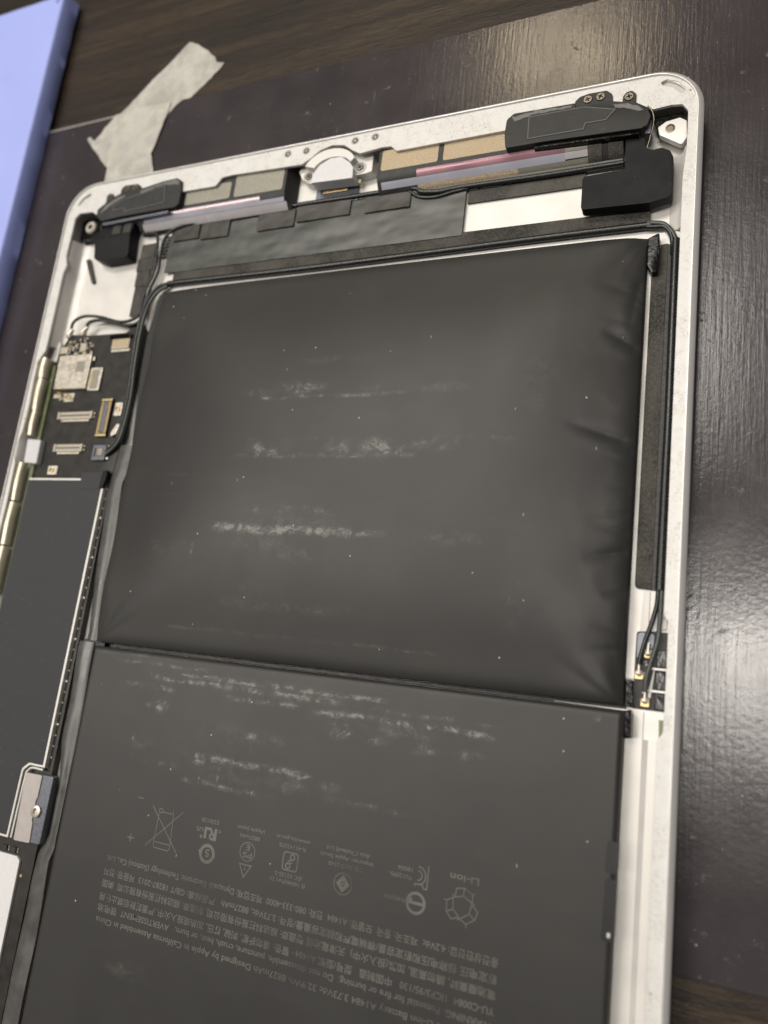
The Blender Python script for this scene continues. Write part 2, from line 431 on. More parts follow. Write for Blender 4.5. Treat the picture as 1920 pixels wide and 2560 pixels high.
# work mat
bm = bmesh.new()
edge = []
pts = rect(-110, 330, -168.2, 27.6)
add_prism(bm, rnd(pts, 1.5), -0.75, 0.0, 0.25)
o = finish(bm, 'work_mat', 'mat', None, 18)
prism('edge_highlight', [(-60, 27.35), (4.5, 27.35), (4.5, 27.8), (-60, 27.8)], -0.7, 0.06, 'edge_highlight', o, bev=0.08)  # light strip painted for the reflection on the mat's edge bevel
tag(o, 'scuffed dark plastic work mat under the tablet', 'mat')

# blue pad, thick sheet with a roughly cut side
bm = bmesh.new()
o_pts = []
for (ax, ay), (bx_, by_) in zip([(-24.2, 74.2), (-95, 74.2), (-95, -95), (-24.2, -95)], [(-95, 74.2), (-95, -95), (-24.2, -95), (-24.2, 74.2)]):
    n_ = 60
    for k in range(n_):
        s = k / n_; o_pts.append((ax + (bx_ - ax) * s, ay + (by_ - ay) * s))
def pad_ring(z, out, amp):
    ring = []
    for x, y in o_pts:
        j = noise.noise(Vector((x * 0.30, y * 0.30, z))) * amp + noise.noise(Vector((x * 1.1, y * 1.1, z + 9))) * amp * 0.5
        cx, cy = -59.6, -10.4; d = Vector((x - cx, y - cy))
        sx = (out + j) * (1 if x > cx else -1) if abs(abs(x - cx) - 35.4) < 0.01 else 0
        sy = (out + j) * (1 if y > cy else -1) if abs(abs(y - cy) - 84.6) < 0.01 else 0
        ring.append(bm.verts.new((x + sx, y + sy, z)))
    return ring
rg = [pad_ring(0.05, 0.9, 0.30), pad_ring(0.5, 1.2, 0.35), pad_ring(3, 0.9, 0.25), pad_ring(5.4, 0.6, 0.12), pad_ring(5.9, 0.2, 0.08), pad_ring(6.0, -0.4, 0.05), pad_ring(6.0, -1.5, 0.0), pad_ring(6.0, -2.5, 0.0)]
for A, B in zip(rg, rg[1:]):
    for k in range(len(A)): bm.faces.new((A[k], A[(k + 1) % len(A)], B[(k + 1) % len(A)], B[k]))
bm.faces.new(rg[0]); bm.faces.new(rg[-1])
o = finish(bm, 'blue_pad', 'blue', None, 45); tag(o, 'thick light blue pad with roughly cut edge left of the tablet', 'pad')

# masking tape strips
def tape_strip(name, pts, lift, label, seed):
    bm = bmesh.new()
    vs = [bm.verts.new((x, y, 0)) for x, y in pts]; bm.faces.new(vs)
    for co, no in [((0, 27.5, 0), (0, 1, 0)), ((0, 28.4, 0), (0, 1, 0))] + [((x, 0, 0), (1, 0.25, 0)) for x in range(-6, 46, 2)] + [((0, y, 0), (-0.2, 1, 0)) for y in range(-2, 50, 2)]:
        bmesh.ops.bisect_plane(bm, geom=list(bm.verts) + list(bm.edges) + list(bm.faces), plane_co=co, plane_no=no)
    bmesh.ops.triangulate(bm, faces=bm.faces)
    for q in bm.verts:
        x, y = q.co.x, q.co.y
        base = 0.04 if y <= 27.55 else (-0.72 if y >= 28.35 else 0.04 - 0.76 * (y - 27.55) / 0.8)
        wr = noise.noise(Vector((x * 0.16, y * 0.16, seed))) * 0.28 + abs(noise.noise(Vector((x * 0.4, y * 0.12, seed + 3)))) * 0.22
        q.co.z = base + lift + max(0, wr)
    r = bmesh.ops.extrude_face_region(bm, geom=list(bm.faces))
    for q in r['geom']:
        if isinstance(q, bmesh.types.BMVert): q.co.z += 0.08
    o = finish(bm, name, 'tape', None, 60); tag(o, label, 'tape', group='masking tape strips'); return o
def ragged(pts, amp, seed, step=1.2):
    out = []
    for i in range(len(pts)):
        a = Vector(pts[i]); c_ = Vector(pts[(i + 1) % len(pts)]); n_ = max(1, int((c_ - a).length / step))
        nn = Vector((-(c_ - a).y, (c_ - a).x)).normalized()
        for k in range(n_):
            q = a + (c_ - a) * k / n_; q = q + nn * noise.noise(Vector((q.x * 0.9, q.y * 0.9, seed))) * amp; out.append((q.x, q.y))
    return out
tape_strip('masking_tape', ragged([(26.8, 48.6), (30.2, 46.9), (33.8, 44.1), (37.4, 40.8), (38.3, 38.8), (41.3, 37.7), (39.3, 35.4), (31.6, 28.5), (27.6, 26.5), (16.3, 14.3), (9.7, 7.6), (5.0, 9.8), (0.8, 14.5), (-2.5, 17.8), (-5.3, 21.3), (-4.4, 22.0), (-2.1, 20.0), (3.9, 27.5), (11.5, 34.3), (16.3, 38.9)], 0.35, 1), 0.0,
           'torn masking tape strip running diagonally from wood onto the mat', 2)
tape_strip('masking_tape', ragged([(4.6, 27.6), (13.2, 28.9), (25.3, 27.4), (24.9, 23.6), (23.3, 16.8), (21.8, 11.0), (24.2, 4.7), (24.4, -0.9), (6.4, -0.9), (6.0, 4.1), (5.8, 14.0), (5.3, 22.0)], 0.3, 5), 0.42,
           'straight masking tape strip running under the tablet edge', 8)

# ------------------------------------------------------------------ the tablet
tab = bpy.data.objects.new('tablet', None); col.objects.link(tab); tab.location = (84.75 * S, -120 * S, 0)
tag(tab, 'opened silver tablet lying face up with swollen black battery', 'tablet')

# housing: outer shell, chamfer and inner pan
bm = bmesh.new()
prof = [(9, 0.02), (4, 0.05), (2, 0.45), (0.8, 1.4), (0.15, 2.9), (0, 4.3), (0, 5.55), (0.12, 5.75), (0.85, 6.42), (1.0, 6.5), (1.15, 6.48), (1.2, 5.9), (2.0, 5.85), (2.2, 5.0), (2.4, 1.8), (2.8, 1.25), (9, 1.2)]
R0 = 10.0
rings = [[bm.verts.new((x, y, z)) for x, y in rrect(i_, R0 - i_ * 0.8)] for i_, z in prof]
for A, B in zip(rings, rings[1:]):
    for k in range(len(A)): bm.faces.new((A[k], A[(k + 1) % len(A)], B[(k + 1) % len(A)], B[k]))
bm.faces.new(rings[0]); bm.faces.new(rings[-1])
housing = finish(bm, 'housing', ['aluminium_outer', 'aluminium_inner'], tab, 25)
for p_ in housing.data.polygons:
    zc = max(housing.data.vertices[k].co.z for k in p_.vertices); c_ = p_.center
    ins = min(c_.x / S, 169.5 - c_.x / S, -c_.y / S, 240 + c_.y / S)
    if ins > 1.6 and c_.z > 0.001: p_.material_index = 1

# fillets between wall and floor
def fillet(prof_, y0, y1):
    bm = bmesh.new()
    A = [bm.verts.new((x, y0, z)) for x, z in prof_]; B = [bm.verts.new((x, y1, z)) for x, z in prof_]; k = len(prof_)
    for i in range(k): bm.faces.new((A[i], A[(i + 1) % k], B[(i + 1) % k], B[i]))
    bm.faces.new(A); bm.faces.new(B); return finish(bm, 'wall_fillet', 'aluminium_inner', housing, 40)
fillet([(2.6, 5.2), (4.3, 5.0), (4.9, 3.6), (5.2, 2.4), (5.8, 1.9), (7.4, 1.75), (7.9, 1.4), (8.3, 1.22), (2.6, 1.22)], -17.2, -49.5)
fillet([(166.9, 5.2), (166.2, 4.4), (165.7, 2.6), (165.0, 1.9), (164.0, 1.6), (163.6, 1.22), (166.9, 1.22)], -17.6, -34.5)

# rim ledge with its cut-outs
inner = [(4.2, -15.2, .6), (4.2, -10.9, 1.0), (5.6, -9.5, .6), (10.4, -9.7, .6), (12.3, -11.0, .4), (13.4, -8.2, .4), (41.3, -8.4, 0), (52.2, -8.5, .6), (53.9, -6.3, .6), (57, -6.1, 0), (77.6, -6.8, .4),
         (79.8, -5.6, .6), (82.4, -3.7, 1.5), (85.6, -2.9, 1.5), (89.0, -3.5, 1.5), (91.4, -5.4, .6), (93.6, -6.7, .4), (99.3, -6.15, 0), (101.7, -6.3, .6), (103.2, -7.85, .5), (130, -7.7, 0), (158.6, -8.2, .4), (159.9, -9.1, .4), (163.3, -8.8, 0), (165.5, -9.1, .8), (166.6, -10.8, .6), (166.6, -19.2, .2), (166.1, -26.0, 0),
         (166.2, -110.9, .2), (167.0, -112.2, .2), (166.9, -130.4, .2), (166.1, -131.9, .2), (166.0, -233), (4, -233),
         (2.6, -118, 0), (2.5, -105, .5), (2.7, -94, .5), (2.4, -83.4, .5), (1.75, -81.5, .5), (1.75, -77.5, .5), (2.5, -74.5, .5), (2.8, -68, .5), (2.3, -60, .5), (2.4, -54.5, .5), (4.3, -51.5, .3), (4.4, -48.6, 0), (4.3, -28, .5), (5.0, -25.6, .3), (4.0, -22.7, .3)]
inner = [(p[0], p[1], p[2] if len(p) > 2 else 0) for p in inner]
slotR = rnd([(161.0, -3.0), (162.3, -2.55), (164.4, -3.5), (166.0, -5.4), (165.7, -6.5), (165.0, -6.5), (163.5, -4.8), (161.5, -3.9)], 0.4)
slotL = rnd([(4.0, -6.8), (5.2, -4.9), (7.8, -3.5), (8.5, -3.7), (8.3, -4.4), (6.2, -5.3), (4.7, -7.0)], 0.3)
ledge = plate_with_holes('rim_ledge', rrect(1.22, 8.9), [rnd(inner, 0), slotR, slotL], 5.4, 6.05, 'rim', tab)
prism('slot_floor', [(160.4, -2.2), (166.4, -2.4), (166.6, -7.2), (160.6, -4.6)], 5.0, 5.36, 'aluminium_dull', ledge, bev=0)
prism('slot_floor', [(3.4, -7.4), (3.6, -3.2), (9.0, -3.0), (8.9, -5.2)], 5.0, 5.36, 'aluminium_dull', ledge, bev=0)

# screws: one mesh, shared
def screw_mesh(name, r):
    bm = bmesh.new(); seg = 24
    circ = [bm.verts.new((r * 0.88 * math.cos(2 * math.pi * k / seg), r * 0.88 * math.sin(2 * math.pi * k / seg), 0.22)) for k in range(seg)]
    a, w_ = r * 0.62, r * 0.15
    cr = [(a, -w_), (a, w_), (w_, w_), (w_, a), (-w_, a), (-w_, w_), (-a, w_), (-a, -w_), (-w_, -w_), (-w_, -a), (w_, -a), (w_, -w_)]
    cv = [bm.verts.new((x, y, 0.22)) for x, y in cr]; lo = [bm.verts.new((x * 0.9, y * 0.9, 0.0)) for x, y in cr]
    es = [bm.edges.new((circ[i], circ[(i + 1) % seg])) for i in range(seg)] + [bm.edges.new((cv[i], cv[(i + 1) % 12])) for i in range(12)]
    bmesh.ops.triangle_fill(bm, edges=es, use_beauty=True)
    for i in range(12): bm.faces.new((cv[i], cv[(i + 1) % 12], lo[(i + 1) % 12], lo[i]))
    f = bm.faces.new(lo); f.material_index = 1
    rim_ = [bm.verts.new((r * math.cos(2 * math.pi * k / seg), r * math.sin(2 * math.pi * k / seg), 0.10)) for k in range(seg)]
    bot = [bm.verts.new((r * math.cos(2 * math.pi * k / seg), r * math.sin(2 * math.pi * k / seg), -0.25)) for k in range(seg)]
    for A, B in ((circ, rim_), (rim_, bot)):
        for k in range(seg): bm.faces.new((A[k], A[(k + 1) % seg], B[(k + 1) % seg], B[k]))
    bmesh.ops.scale(bm, vec=(S, S, S), verts=bm.verts); bmesh.ops.recalc_face_normals(bm, faces=bm.faces)
    me = bpy.data.meshes.new(name); bm.to_mesh(me); bm.free(); me.materials.append(MT['screw_steel']); me.materials.append(MT['black_satin'])
    return me
SCREW = screw_mesh('screw', 0.95); SCREW_S = screw_mesh('small_screw', 0.8)
def put(name, me, x, y, z, parent, rz=0.0, rx=0.0, ry=0.0):
    o = bpy.data.objects.new(name, me); col.objects.link(o); o.parent = parent; o.matrix_parent_inverse = parent_inv(parent)
    o.location = (x * S, y * S, z * S); o.rotation_euler = (rx, ry, rz); return o
for i, (x, y) in enumerate([(73.1, -3.0), (78.4, -3.1), (91.8, -2.9), (97.1, -2.9)]):
    put('screw', SCREW_S, x, y, 5.98, ledge, rz=0.5 + i)
    o = lathe('countersink', (x, y, 6.02), [(1.12, 0), (1.12, 0.045), (0.82, 0.05), (0.82, 0)], 'aluminium_dull', ledge)

# corner posts
pk = prism('corner_gasket', [(4.6, -10.8), (5.9, -9.9), (10.2, -10.0), (12.2, -11.2), (12.4, -16.5), (5.2, -16.9)], 1.3, 3.6, 'black_gloss', tab, r=0.8)
lathe('screw_post', (9.3, -13.5, 1.3), [(1.9, 0), (1.9, 3.2), (1.6, 3.5), (0.75, 3.5), (0.7, 2.0), (0.01, 2.0)], 'tin', pk, 24)
pk = prism('corner_gasket', [(159.6, -9.6), (165.4, -9.2), (166.5, -10.9), (166.5, -12), (160.6, -12.4)], 1.3, 4.2, 'black_gloss', tab, r=0.5)
cp = prism('corner_plate', [(160.8, -12.3), (162.4, -11.2), (165.0, -10.8), (166.3, -11.8), (166.5, -15.6), (165.6, -17.2), (164.2, -16.3), (161.2, -14.1)], 3.2, 4.5, 'aluminium_inner', tab, r=0.5)
lathe('threaded_hole', (163.2, -13.0, 4.5), [(0.95, 0), (0.95, 0.12), (0.72, 0.14), (0.6, 0.02), (0.01, 0.02)], 'screw_steel', cp, 20)

# ------------------------------------------------------------------ speakers
spR = prism('speaker', [(129.8, -12.9, .5), (129.3, -9.4, 0), (129.5, -5.8, 1.2), (131.0, -4.5, .8), (144.1, -4.8, .1), (144.3, -5.9, .1), (152.0, -6.1, .3), (153.6, -6.6, .3), (156.4, -7.3, 1), (158.7, -8.9, 1), (159.6, -11.2, .8), (159.0, -13.2, .5), (157.8, -13.7, .3), (138.3, -12.9, 0)], 4.2, 6.9, 'black_plastic', tab, r=0.3, bev=0.25)
prism('cover_film', [(134.4, -11.8), (134.3, -6.0), (146.3, -6.1), (152.9, -8.2), (150.9, -10.5), (146.8, -10.5), (146.5, -11.8)], 6.9, 6.99, 'black_plastic', spR, r=0.2, bev=0.05)
tb = prism('screw_tab', [(144.0, -6.2), (144.0, -4.0), (145.0, -3.0), (146.8, -2.7), (150.5, -2.7), (151.7, -3.9), (151.9, -6.4)], 5.9, 6.4, 'black_plastic', spR, r=0.8, bev=0.1)
tb2 = prism('screw_tab', [(153.7, -7.0), (153.9, -4.8), (154.6, -4.0), (155.6, -3.9), (156.5, -4.9), (156.5, -7.9)], 5.9, 6.4, 'black_plastic', spR, r=0.7, bev=0.1)
for i, (x, y) in enumerate([(146.7, -4.2), (149.3, -4.1), (155.1, -5.4)]): put('screw', SCREW, x, y, 6.42, spR, rz=0.4 + 0.7 * i)
prism('edge_strip', [(136, -13.0), (157.6, -13.8), (157.4, -14.5), (136, -13.7)], 3.6, 6.3, 'black_gloss', spR, bev=0.1)
ck = prism('spring_clip', [(158.7, -11.3), (159.7, -11.2), (159.6, -14.2), (158.5, -14.0)], 4.6, 5.6, 'slate_metal', tab, bev=0.08)
tube('spring_wire', [(158.9, -8.4, 6.4), (159.9, -10, 6.2), (160.1, -12, 5.6), (159.4, -15, 4.8), (158.8, -17, 4.2)], 0.16, 'screw_steel', ck)

spL = prism('speaker', [(13.2, -12.2, .6), (13.0, -9.9, .6), (15.8, -8.3, .3), (18.0, -7.0, .5), (20.0, -6.3, .2), (27.1, -5.9, .2), (35.0, -4.8, .5), (39.6, -4.5, .8), (41.2, -5.6, .6), (41.7, -8.7, 0), (41.7, -12.6, .5), (40.7, -13.3, .4), (23.2, -13.5, 0), (15.3, -13.8, .3)], 4.2, 6.9, 'black_plastic', tab, r=0.3, bev=0.25)
prism('cover_film', [(18.2, -9.9), (22.5, -8.0), (36.2, -6.2), (37.0, -11.6), (23.5, -12.4), (22.9, -11.3), (19.2, -11.4)], 6.9, 6.99, 'black_plastic', spL, r=0.2, bev=0.05)
prism('screw_tab', [(19.8, -6.6), (19.9, -4.2), (21.0, -3.3), (25.6, -3.6), (27.0, -4.7), (27.2, -6.2)], 5.9, 6.4, 'black_plastic', spL, r=0.7, bev=0.1)
prism('screw_tab', [(15.2, -8.4), (14.9, -5.8), (15.7, -5.0), (17.0, -5.2), (17.8, -6.4), (17.9, -7.4)], 5.9, 6.4, 'black_plastic', spL, r=0.6, bev=0.1)
for i, (x, y) in enumerate([(22.2, -4.7), (25.0, -4.8), (16.5, -6.3)]): put('screw', SCREW, x, y, 6.42, spL, rz=0.2 + 0.6 * i)
prism('edge_strip', [(15.2, -14.0), (38, -13.5), (38, -14.2), (15.6, -14.8)], 3.8, 6.2, 'slate_metal', spL, bev=0.1)

simple('scuffed_edge', (0.11, 0.11, 0.105), 0.55, vary=0.3, nscale=2)
simple('dried_glue', (0.15, 0.15, 0.145), 0.45, vary=0.3, nscale=1.5, bmp=0.3, bscale=2)
def line_frame(pts, z, wd, parent):
    bm = bmesh.new(); P_ = [Vector(p) for p in pts]; n_ = len(P_); A = []; B = []
    for i in range(n_):
        t0 = (P_[i] - P_[i - 1]).normalized(); t1 = (P_[(i + 1) % n_] - P_[i]).normalized()
        mm = Vector((-t0.y - t1.y, t0.x + t1.x)); mm = mm / max(0.35, mm.length_squared / 2)
        A.append(P_[i] + mm * wd / 2); B.append(P_[i] - mm * wd / 2)
    rows = [[bm.verts.new((q.x, q.y, zz)) for q in R_] for R_, zz in ((A, z - .02), (A, z + .03), (B, z + .03), (B, z - .02))]
    for Ra, Rb in zip(rows, rows[1:]):
        for i in range(n_): bm.faces.new((Ra[i], Ra[(i + 1) % n_], Rb[(i + 1) % n_], Rb[i]))
    return finish(bm, 'film_outline', 'scuffed_edge', parent, 18)
line_frame([(134.6, -11.6), (134.5, -6.2), (146.2, -6.3), (152.5, -8.25), (150.8, -10.3), (146.6, -10.3), (146.3, -11.6)], 6.99, 0.22, spR)
line_frame([(18.5, -9.9), (22.6, -8.2), (36.0, -6.4), (36.8, -11.4), (23.6, -12.2), (23.0, -11.1), (19.3, -11.2)], 6.99, 0.22, spL)
def glue(pts, z, parent, seed): prism('dried_glue', ragged(pts, 0.35, seed, 0.5), z, z + 0.05, 'dried_glue', parent, bev=0)
glue([(130.6, -5.4), (136, -5.0), (143.6, -5.2), (143.4, -5.8), (136, -5.7), (131.4, -6.6)], 6.9, spR, 3)
glue([(152.0, -6.8), (154.5, -7.2), (157.0, -8.3), (158.3, -9.6), (157.2, -9.6), (155.0, -8.5), (152.4, -7.8)], 6.9, spR, 7)
glue([(15.6, -9.4), (19.2, -7.6), (22.4, -6.9), (22.2, -7.6), (18.4, -9.1), (15.0, -11.3), (14.2, -11.2)], 6.9, spL, 11)
glue([(27.5, -6.6), (34, -5.4), (39.5, -5.0), (40.6, -5.9), (40.6, -6.7), (34.5, -6.0), (28, -7.3)], 6.9, spL, 13)

# speaker chambers under the rim, room reflections painted on their fronts
PROF = [(-4.5, 5.2), (-13.0, 5.2), (-13.5, 5.1), (-14.2, 4.75), (-15.0, 4.25), (-15.8, 3.6), (-16.5, 2.9), (-16.9, 2.2), (-17.0, 1.4)]
def chamber(x0, x1, xb1=None):
    bm = bmesh.new(); loop = PROF + [(-4.5, 1.3)]
    A = [bm.verts.new((x0, y, z)) for y, z in loop]; B = [bm.verts.new(((xb1 if xb1 and z < 4 else x1), y, z)) for y, z in loop]
    k = len(loop)
    for i in range(k): bm.faces.new((A[i], A[(i + 1) % k], B[(i + 1) % k], B[i]))
    bm.faces.new(A); bm.faces.new(B)
    return finish(bm, 'speaker_chamber', 'black_plastic', tab, 40)
def sub(y0, y1):
    out = []
    ys = [p[0] for p in PROF[1:]]; zs = [p[1] for p in PROF[1:]]
    for k in range(7):
        y = y0 + (y1 - y0) * k / 6
        out.append((y, float(np.interp(-y, [-a for a in ys], zs))))
    return out
chR = chamber(98.5, 154.2)
for x0, x1, y0, y1 in ((99.3, 113.5, -12.0, -6.6), (114.8, 130.5, -12.0, -6.6)):
    prism('adhesive_panel', rect(x0, x1, y0, y1), 5.2, 5.27, 'gold_glitter', chR, r=0.6, bev=0.03)
swept('pink_reflection', sub(-13.1, -14.55), 108.5, 142.3, 'pink_reflection', chR, 0.05)  # pink and lilac strips imitate what the mirror-like front reflects
swept('pink_reflection', sub(-13.1, -14.55), 142.3, 147.2, 'silver_pad', chR, 0.07)
swept('lilac_reflection', sub(-14.6, -15.9), 99.5, 142.3, 'lilac_reflection', chR, 0.05)
swept('lilac_reflection', sub(-14.6, -15.7), 142.3, 147.2, 'silver_sheen_film', chR, 0.07)
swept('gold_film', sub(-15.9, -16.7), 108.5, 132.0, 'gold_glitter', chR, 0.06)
swept('silver_sheen_film', sub(-15.9, -16.7), 132.0, 147.0, 'silver_pad', chR, 0.05)
swept('silver_lip', sub(-16.72, -16.99), 99.0, 154.0, 'aluminium_outer', chR, 0.12)
for x0, x1 in ((147.0, 149.9), (151.2, 154.2)):
    swept('fabric_band', [(-12.9, 5.2)] + sub(-13.1, -16.95) + [(-17.0, 1.6)], x0, x1, 'woven_fabric', chR, 0.18)
chL = chamber(26.5, 73.2, 74.8)
for x0, x1, y0, y1 in ((42.3, 56.6, -12.2, -7.4), (57.9, 72.4, -12.2, -6.0)):
    prism('adhesive_panel', rect(x0, x1, y0, y1), 5.2, 5.27, 'silver_pad', chL, r=0.6, bev=0.03)
swept('pink_reflection', sub(-13.1, -14.1), 29.0, 66.0, 'pale_reflection', chL, 0.05)
swept('lilac_reflection', sub(-14.15, -15.0), 28.6, 73.0, 'lilac_reflection', chL, 0.05)
swept('silver_sheen_film', sub(-15.05, -16.6), 28.0, 73.6, 'silver_sheen_film', chL, 0.06)  # highlight low on the chamber front, painted as a bright silver strip

# ------------------------------------------------------------------ charging connector
cb = prism('connector_bracket', [(75.8, -7.0), (77.0, -9.4), (78.5, -10.7), (80.8, -11.3), (95.0, -10.8), (96.4, -10.4), (96.2, -6.0), (94.5, -5.0), (77.5, -5.0)], 1.3, 4.0, 'aluminium_inner', tab, r=0.5, bev=0.15)
arch_o = []; arch_i = []
for k in range(17):
    a = math.radians(22 + 136 * k / 16)
    arch_o.append((85.4 + 7.4 * math.cos(a), -9.6 + 6.0 * math.sin(a))); arch_i.append((86.2 + 5.3 * math.cos(a), -9.8 + 3.7 * math.sin(a)))
prism('collar', arch_o + list(reversed(arch_i)), 4.0, 5.9, 'aluminium_inner', cb, bev=0.2)
cn = prism('connector_shell', [(80.9, -12.3, .2), (81.0, -10.0, .6), (82.6, -7.6, 1.5), (85.4, -6.2, 1.5), (88.4, -6.3, 1.5), (91.0, -8.4, .8), (92.1, -10.0, .6), (92.3, -12.8, .2)], 2.6, 5.7, 'white_plastic', cb, r=0.4, bev=0.3)
for x, y in ((79.0, -9.1), (93.1, -9.0)):
    lathe('screw_boss', (x, y, 4.0), [(1.5, 0), (1.5, 0.18), (1.15, 0.2), (1.1, 0.05)], 'aluminium_dull', cb)
    put('screw', SCREW, x, y, 4.08, cb, rz=x)
fx = prism('connector_flex', [(80.3, -11.0), (92.0, -11.5), (92.2, -15.2), (80.3, -15.2)], 1.3, 1.6, 'slate_metal', tab, bev=0.05)
prism('contact_bar', rect(82.4, 89.2, -12.95, -12.0), 1.6, 2.0, 'gold_contact', fx, bev=0.08)
prism('yellow_seal', rect(92.4, 93.3, -12.6, -11.6), 1.3, 3.2, 'brass', fx, bev=0.1)

# ------------------------------------------------------------------ pads, tapes and cables along the top
pr = prism('foam_block', [(146.5, -21.5, .8), (154.9, -21.2, .1), (154.7, -14.3, .2), (158.6, -14.6, .3), (158.7, -17.0, .6), (160.2, -17.7, .6), (161.8, -17.5, .4), (163.4, -18.4, 1.2), (164.1, -20, .8), (164.2, -28.8, 1.2), (160.0, -29.7, .2), (146.6, -29.2, .9)], 2.6, 5.0, 'black_satin', tab, r=0.5, bev=0.2)
pl = prism('foam_block', [(15.1, -14.8, .3), (9.6, -17.3, .8), (12.6, -19.3, .4), (13.5, -24.0, .5), (17.0, -25.2, .5), (25.8, -24.9, .9), (25.0, -18.0, .3), (25.6, -14.4, .3)], 1.6, 5.0, 'black_satin', tab, r=0.4, bev=0.2)
for x0, x1 in ((18.6, 21.4), (22.6, 25.0)):
    prism('contact_pad', [(x0, -17.6), (x0, -14.8), (x1, -14.8), (x1, -17.6)], 5.0, 5.25, 'black_tape', pl, r=0.2, bev=0.06)
prism('rubber_strip', [(7.0, -21.9), (8.6, -21.7), (12.4, -29.4), (11.4, -29.9)], 1.3, 2.0, 'black_tape', tab, r=0.5, bev=0.2)

def sheet(name, x0, x1, y0, y1, z, amp, mat, parent, nx=60, ny=16, fx_=0.12, fy=0.25, seed=0, th=0.15):
    bm = bmesh.new(); G = []
    for j in range(ny + 1):
        row = []
        for i in range(nx + 1):
            x = x0 + (x1 - x0) * i / nx; y = y0 + (y1 - y0) * j / ny
            h = noise.noise(Vector((x * fx_, y * fy, seed))) + 0.5 * noise.noise(Vector((x * fx_ * 3, y * fy * 2, seed + 5)))
            row.append(bm.verts.new((x, y, z + amp * h)))
        G.append(row)
    for j in range(ny):
        for i in range(nx): bm.faces.new((G[j][i], G[j][i + 1], G[j + 1][i + 1], G[j + 1][i]))
    r = bmesh.ops.extrude_face_region(bm, geom=list(bm.faces))
    for q in r['geom']:
        if isinstance(q, bmesh.types.BMVert): q.co.z -= th
    return finish(bm, name, mat, parent, 60)
gt = sheet('shielding_tape', 37.0, 120.1, -29.6, -16.2, 2.15, 0.13, 'grey_tape', tab, 90, 20, seed=3)
for i, (x0, x1, y0, y1) in enumerate([(38.0, 46.5, -20.6, -16.2), (47.2, 56.0, -21.2, -16.0), (64.8, 75.6, -21.2, -16.4), (76.2, 91.0, -20.3, -15.6), (95.0, 106.6, -20.6, -15.9)]):
    sheet('tape_tab', x0, x1, y0, y1, 2.62, 0.10, 'black_tape', gt, 14, 8, 0.2, 0.3, seed=20 + i, th=0.12)
for i in range(7):
    prism('comb_line', rect(34.2, 36.9, -24.6 + i * 1.0, -24.1 + i * 1.0), 1.3, 1.75, 'grey_tape', gt, bev=0.08)
sheet('fabric_strip', 120.5, 146.4, -21.5, -18.4, 1.75, 0.04, 'woven_fabric', tab, 20, 4, seed=9, th=0.3)
fs = prism('foam_strip', [(40.0, -29.3), (120, -28.8), (160, -29.0), (160, -32.2), (40, -32.4)], 1.25, 1.95, 'foam_strip', tab, bev=0.15)
tube('cable_sleeve', [(39.0, -33.0, 2.0), (44, -32.9, 2.1), (80, -33.2, 2.0), (115, -33.0, 2.0), (138, -32.8, 2.0), (160.2, -32.9, 2.1)], 0.78, 'cable_jacket', tab, 12)
tube('antenna_cable', [(60.5, -15.4, 2.5), (68, -15.9, 2.6), (76, -15.5, 2.5), (90, -15.7, 2.6), (106, -15.9, 2.6), (109.4, -17.3, 2.6), (113.9, -17.9, 2.5), (120, -17.6, 2.4), (138, -17.9, 2.4), (154.2, -17.8, 2.4)], 0.62, 'cable_jacket', tab)
tube('antenna_cable', [(106, -16.4, 2.3), (109, -18.4, 2.3), (113, -19.0, 2.3), (117, -18.4, 2.3), (120.5, -18.0, 2.2)], 0.45, 'cable_jacket', tab)
prism('black_seam', rect(120.3, 154.4, -18.4, -17.1), 1.3, 2.1, 'black_gloss', tab, bev=0.1)
for k, (dx, mt_) in enumerate(((0, 'cable_jacket'), (0.85, 'cable_grey'))):
    tube('corner_cable', [(159.5, -32.9 - 0.4 + dx, 2.3), (161.2, -33.2 - 0.4 + dx, 2.4), (162.9, -33.9 + dx * .6, 2.5), (164.0 + dx * .4, -35.4 + dx * .2, 2.5), (164.5 + dx * .7, -37.4, 2.5), (164.6 + dx * .7, -40, 2.3)], 0.5, mt_, tab)

# right side: raised floor plate, foam, sleeve
ra = prism('floor_plate', [(159.4, -34.6, .3), (166.2, -34.6, 1.5), (166.4, -113.0, .2), (164.6, -113.6, .6), (161.5, -113.8, .6), (161.4, -122.2, .1), (159.4, -122.2, .1)], 1.2, 1.75, 'aluminium_inner', tab, r=0.2, bev=0.1)
prism('seam_line', rect(163.35, 163.5, -113.2, -106.6), 1.75, 1.765, 'plate_seam', ra, bev=0)
prism('foam_strip', [(160.8, -43.0, .1), (162.2, -42.8, .1), (162.3, -37.6, .2), (163.7, -37.5, .2), (163.65, -106.3, .1), (160.75, -106.1, .8)], 1.75, 2.35, 'foam_strip', tab, r=0.2, bev=0.15)
tube('cable_sleeve', [(165.1, -36.9, 2.5), (165.2, -60, 2.5), (165.25, -74, 2.5), (165.15, -89, 2.5), (165.05, -106.3, 2.5)], 0.82, 'cable_jacket', tab, 12)
prism('groove_shade', rect(163.5, 165.0, -106.35, -37.6), 1.75, 2.2, 'black_deep', tab, bev=0.05)  # black strip paints the shade in the groove between foam and sleeve
bm = bmesh.new()
kap = [(160.0, -36.9), (162.1, -35.9), (162.35, -39.6), (162.1, -44.4), (161.0, -44.6), (160.1, -42.7)]
add_prism(bm, rnd(kap, 0.3), 2.3, 4.0, 0.4)
finish(bm, 'glossy_tape_end', 'black_gloss', tab, 18)

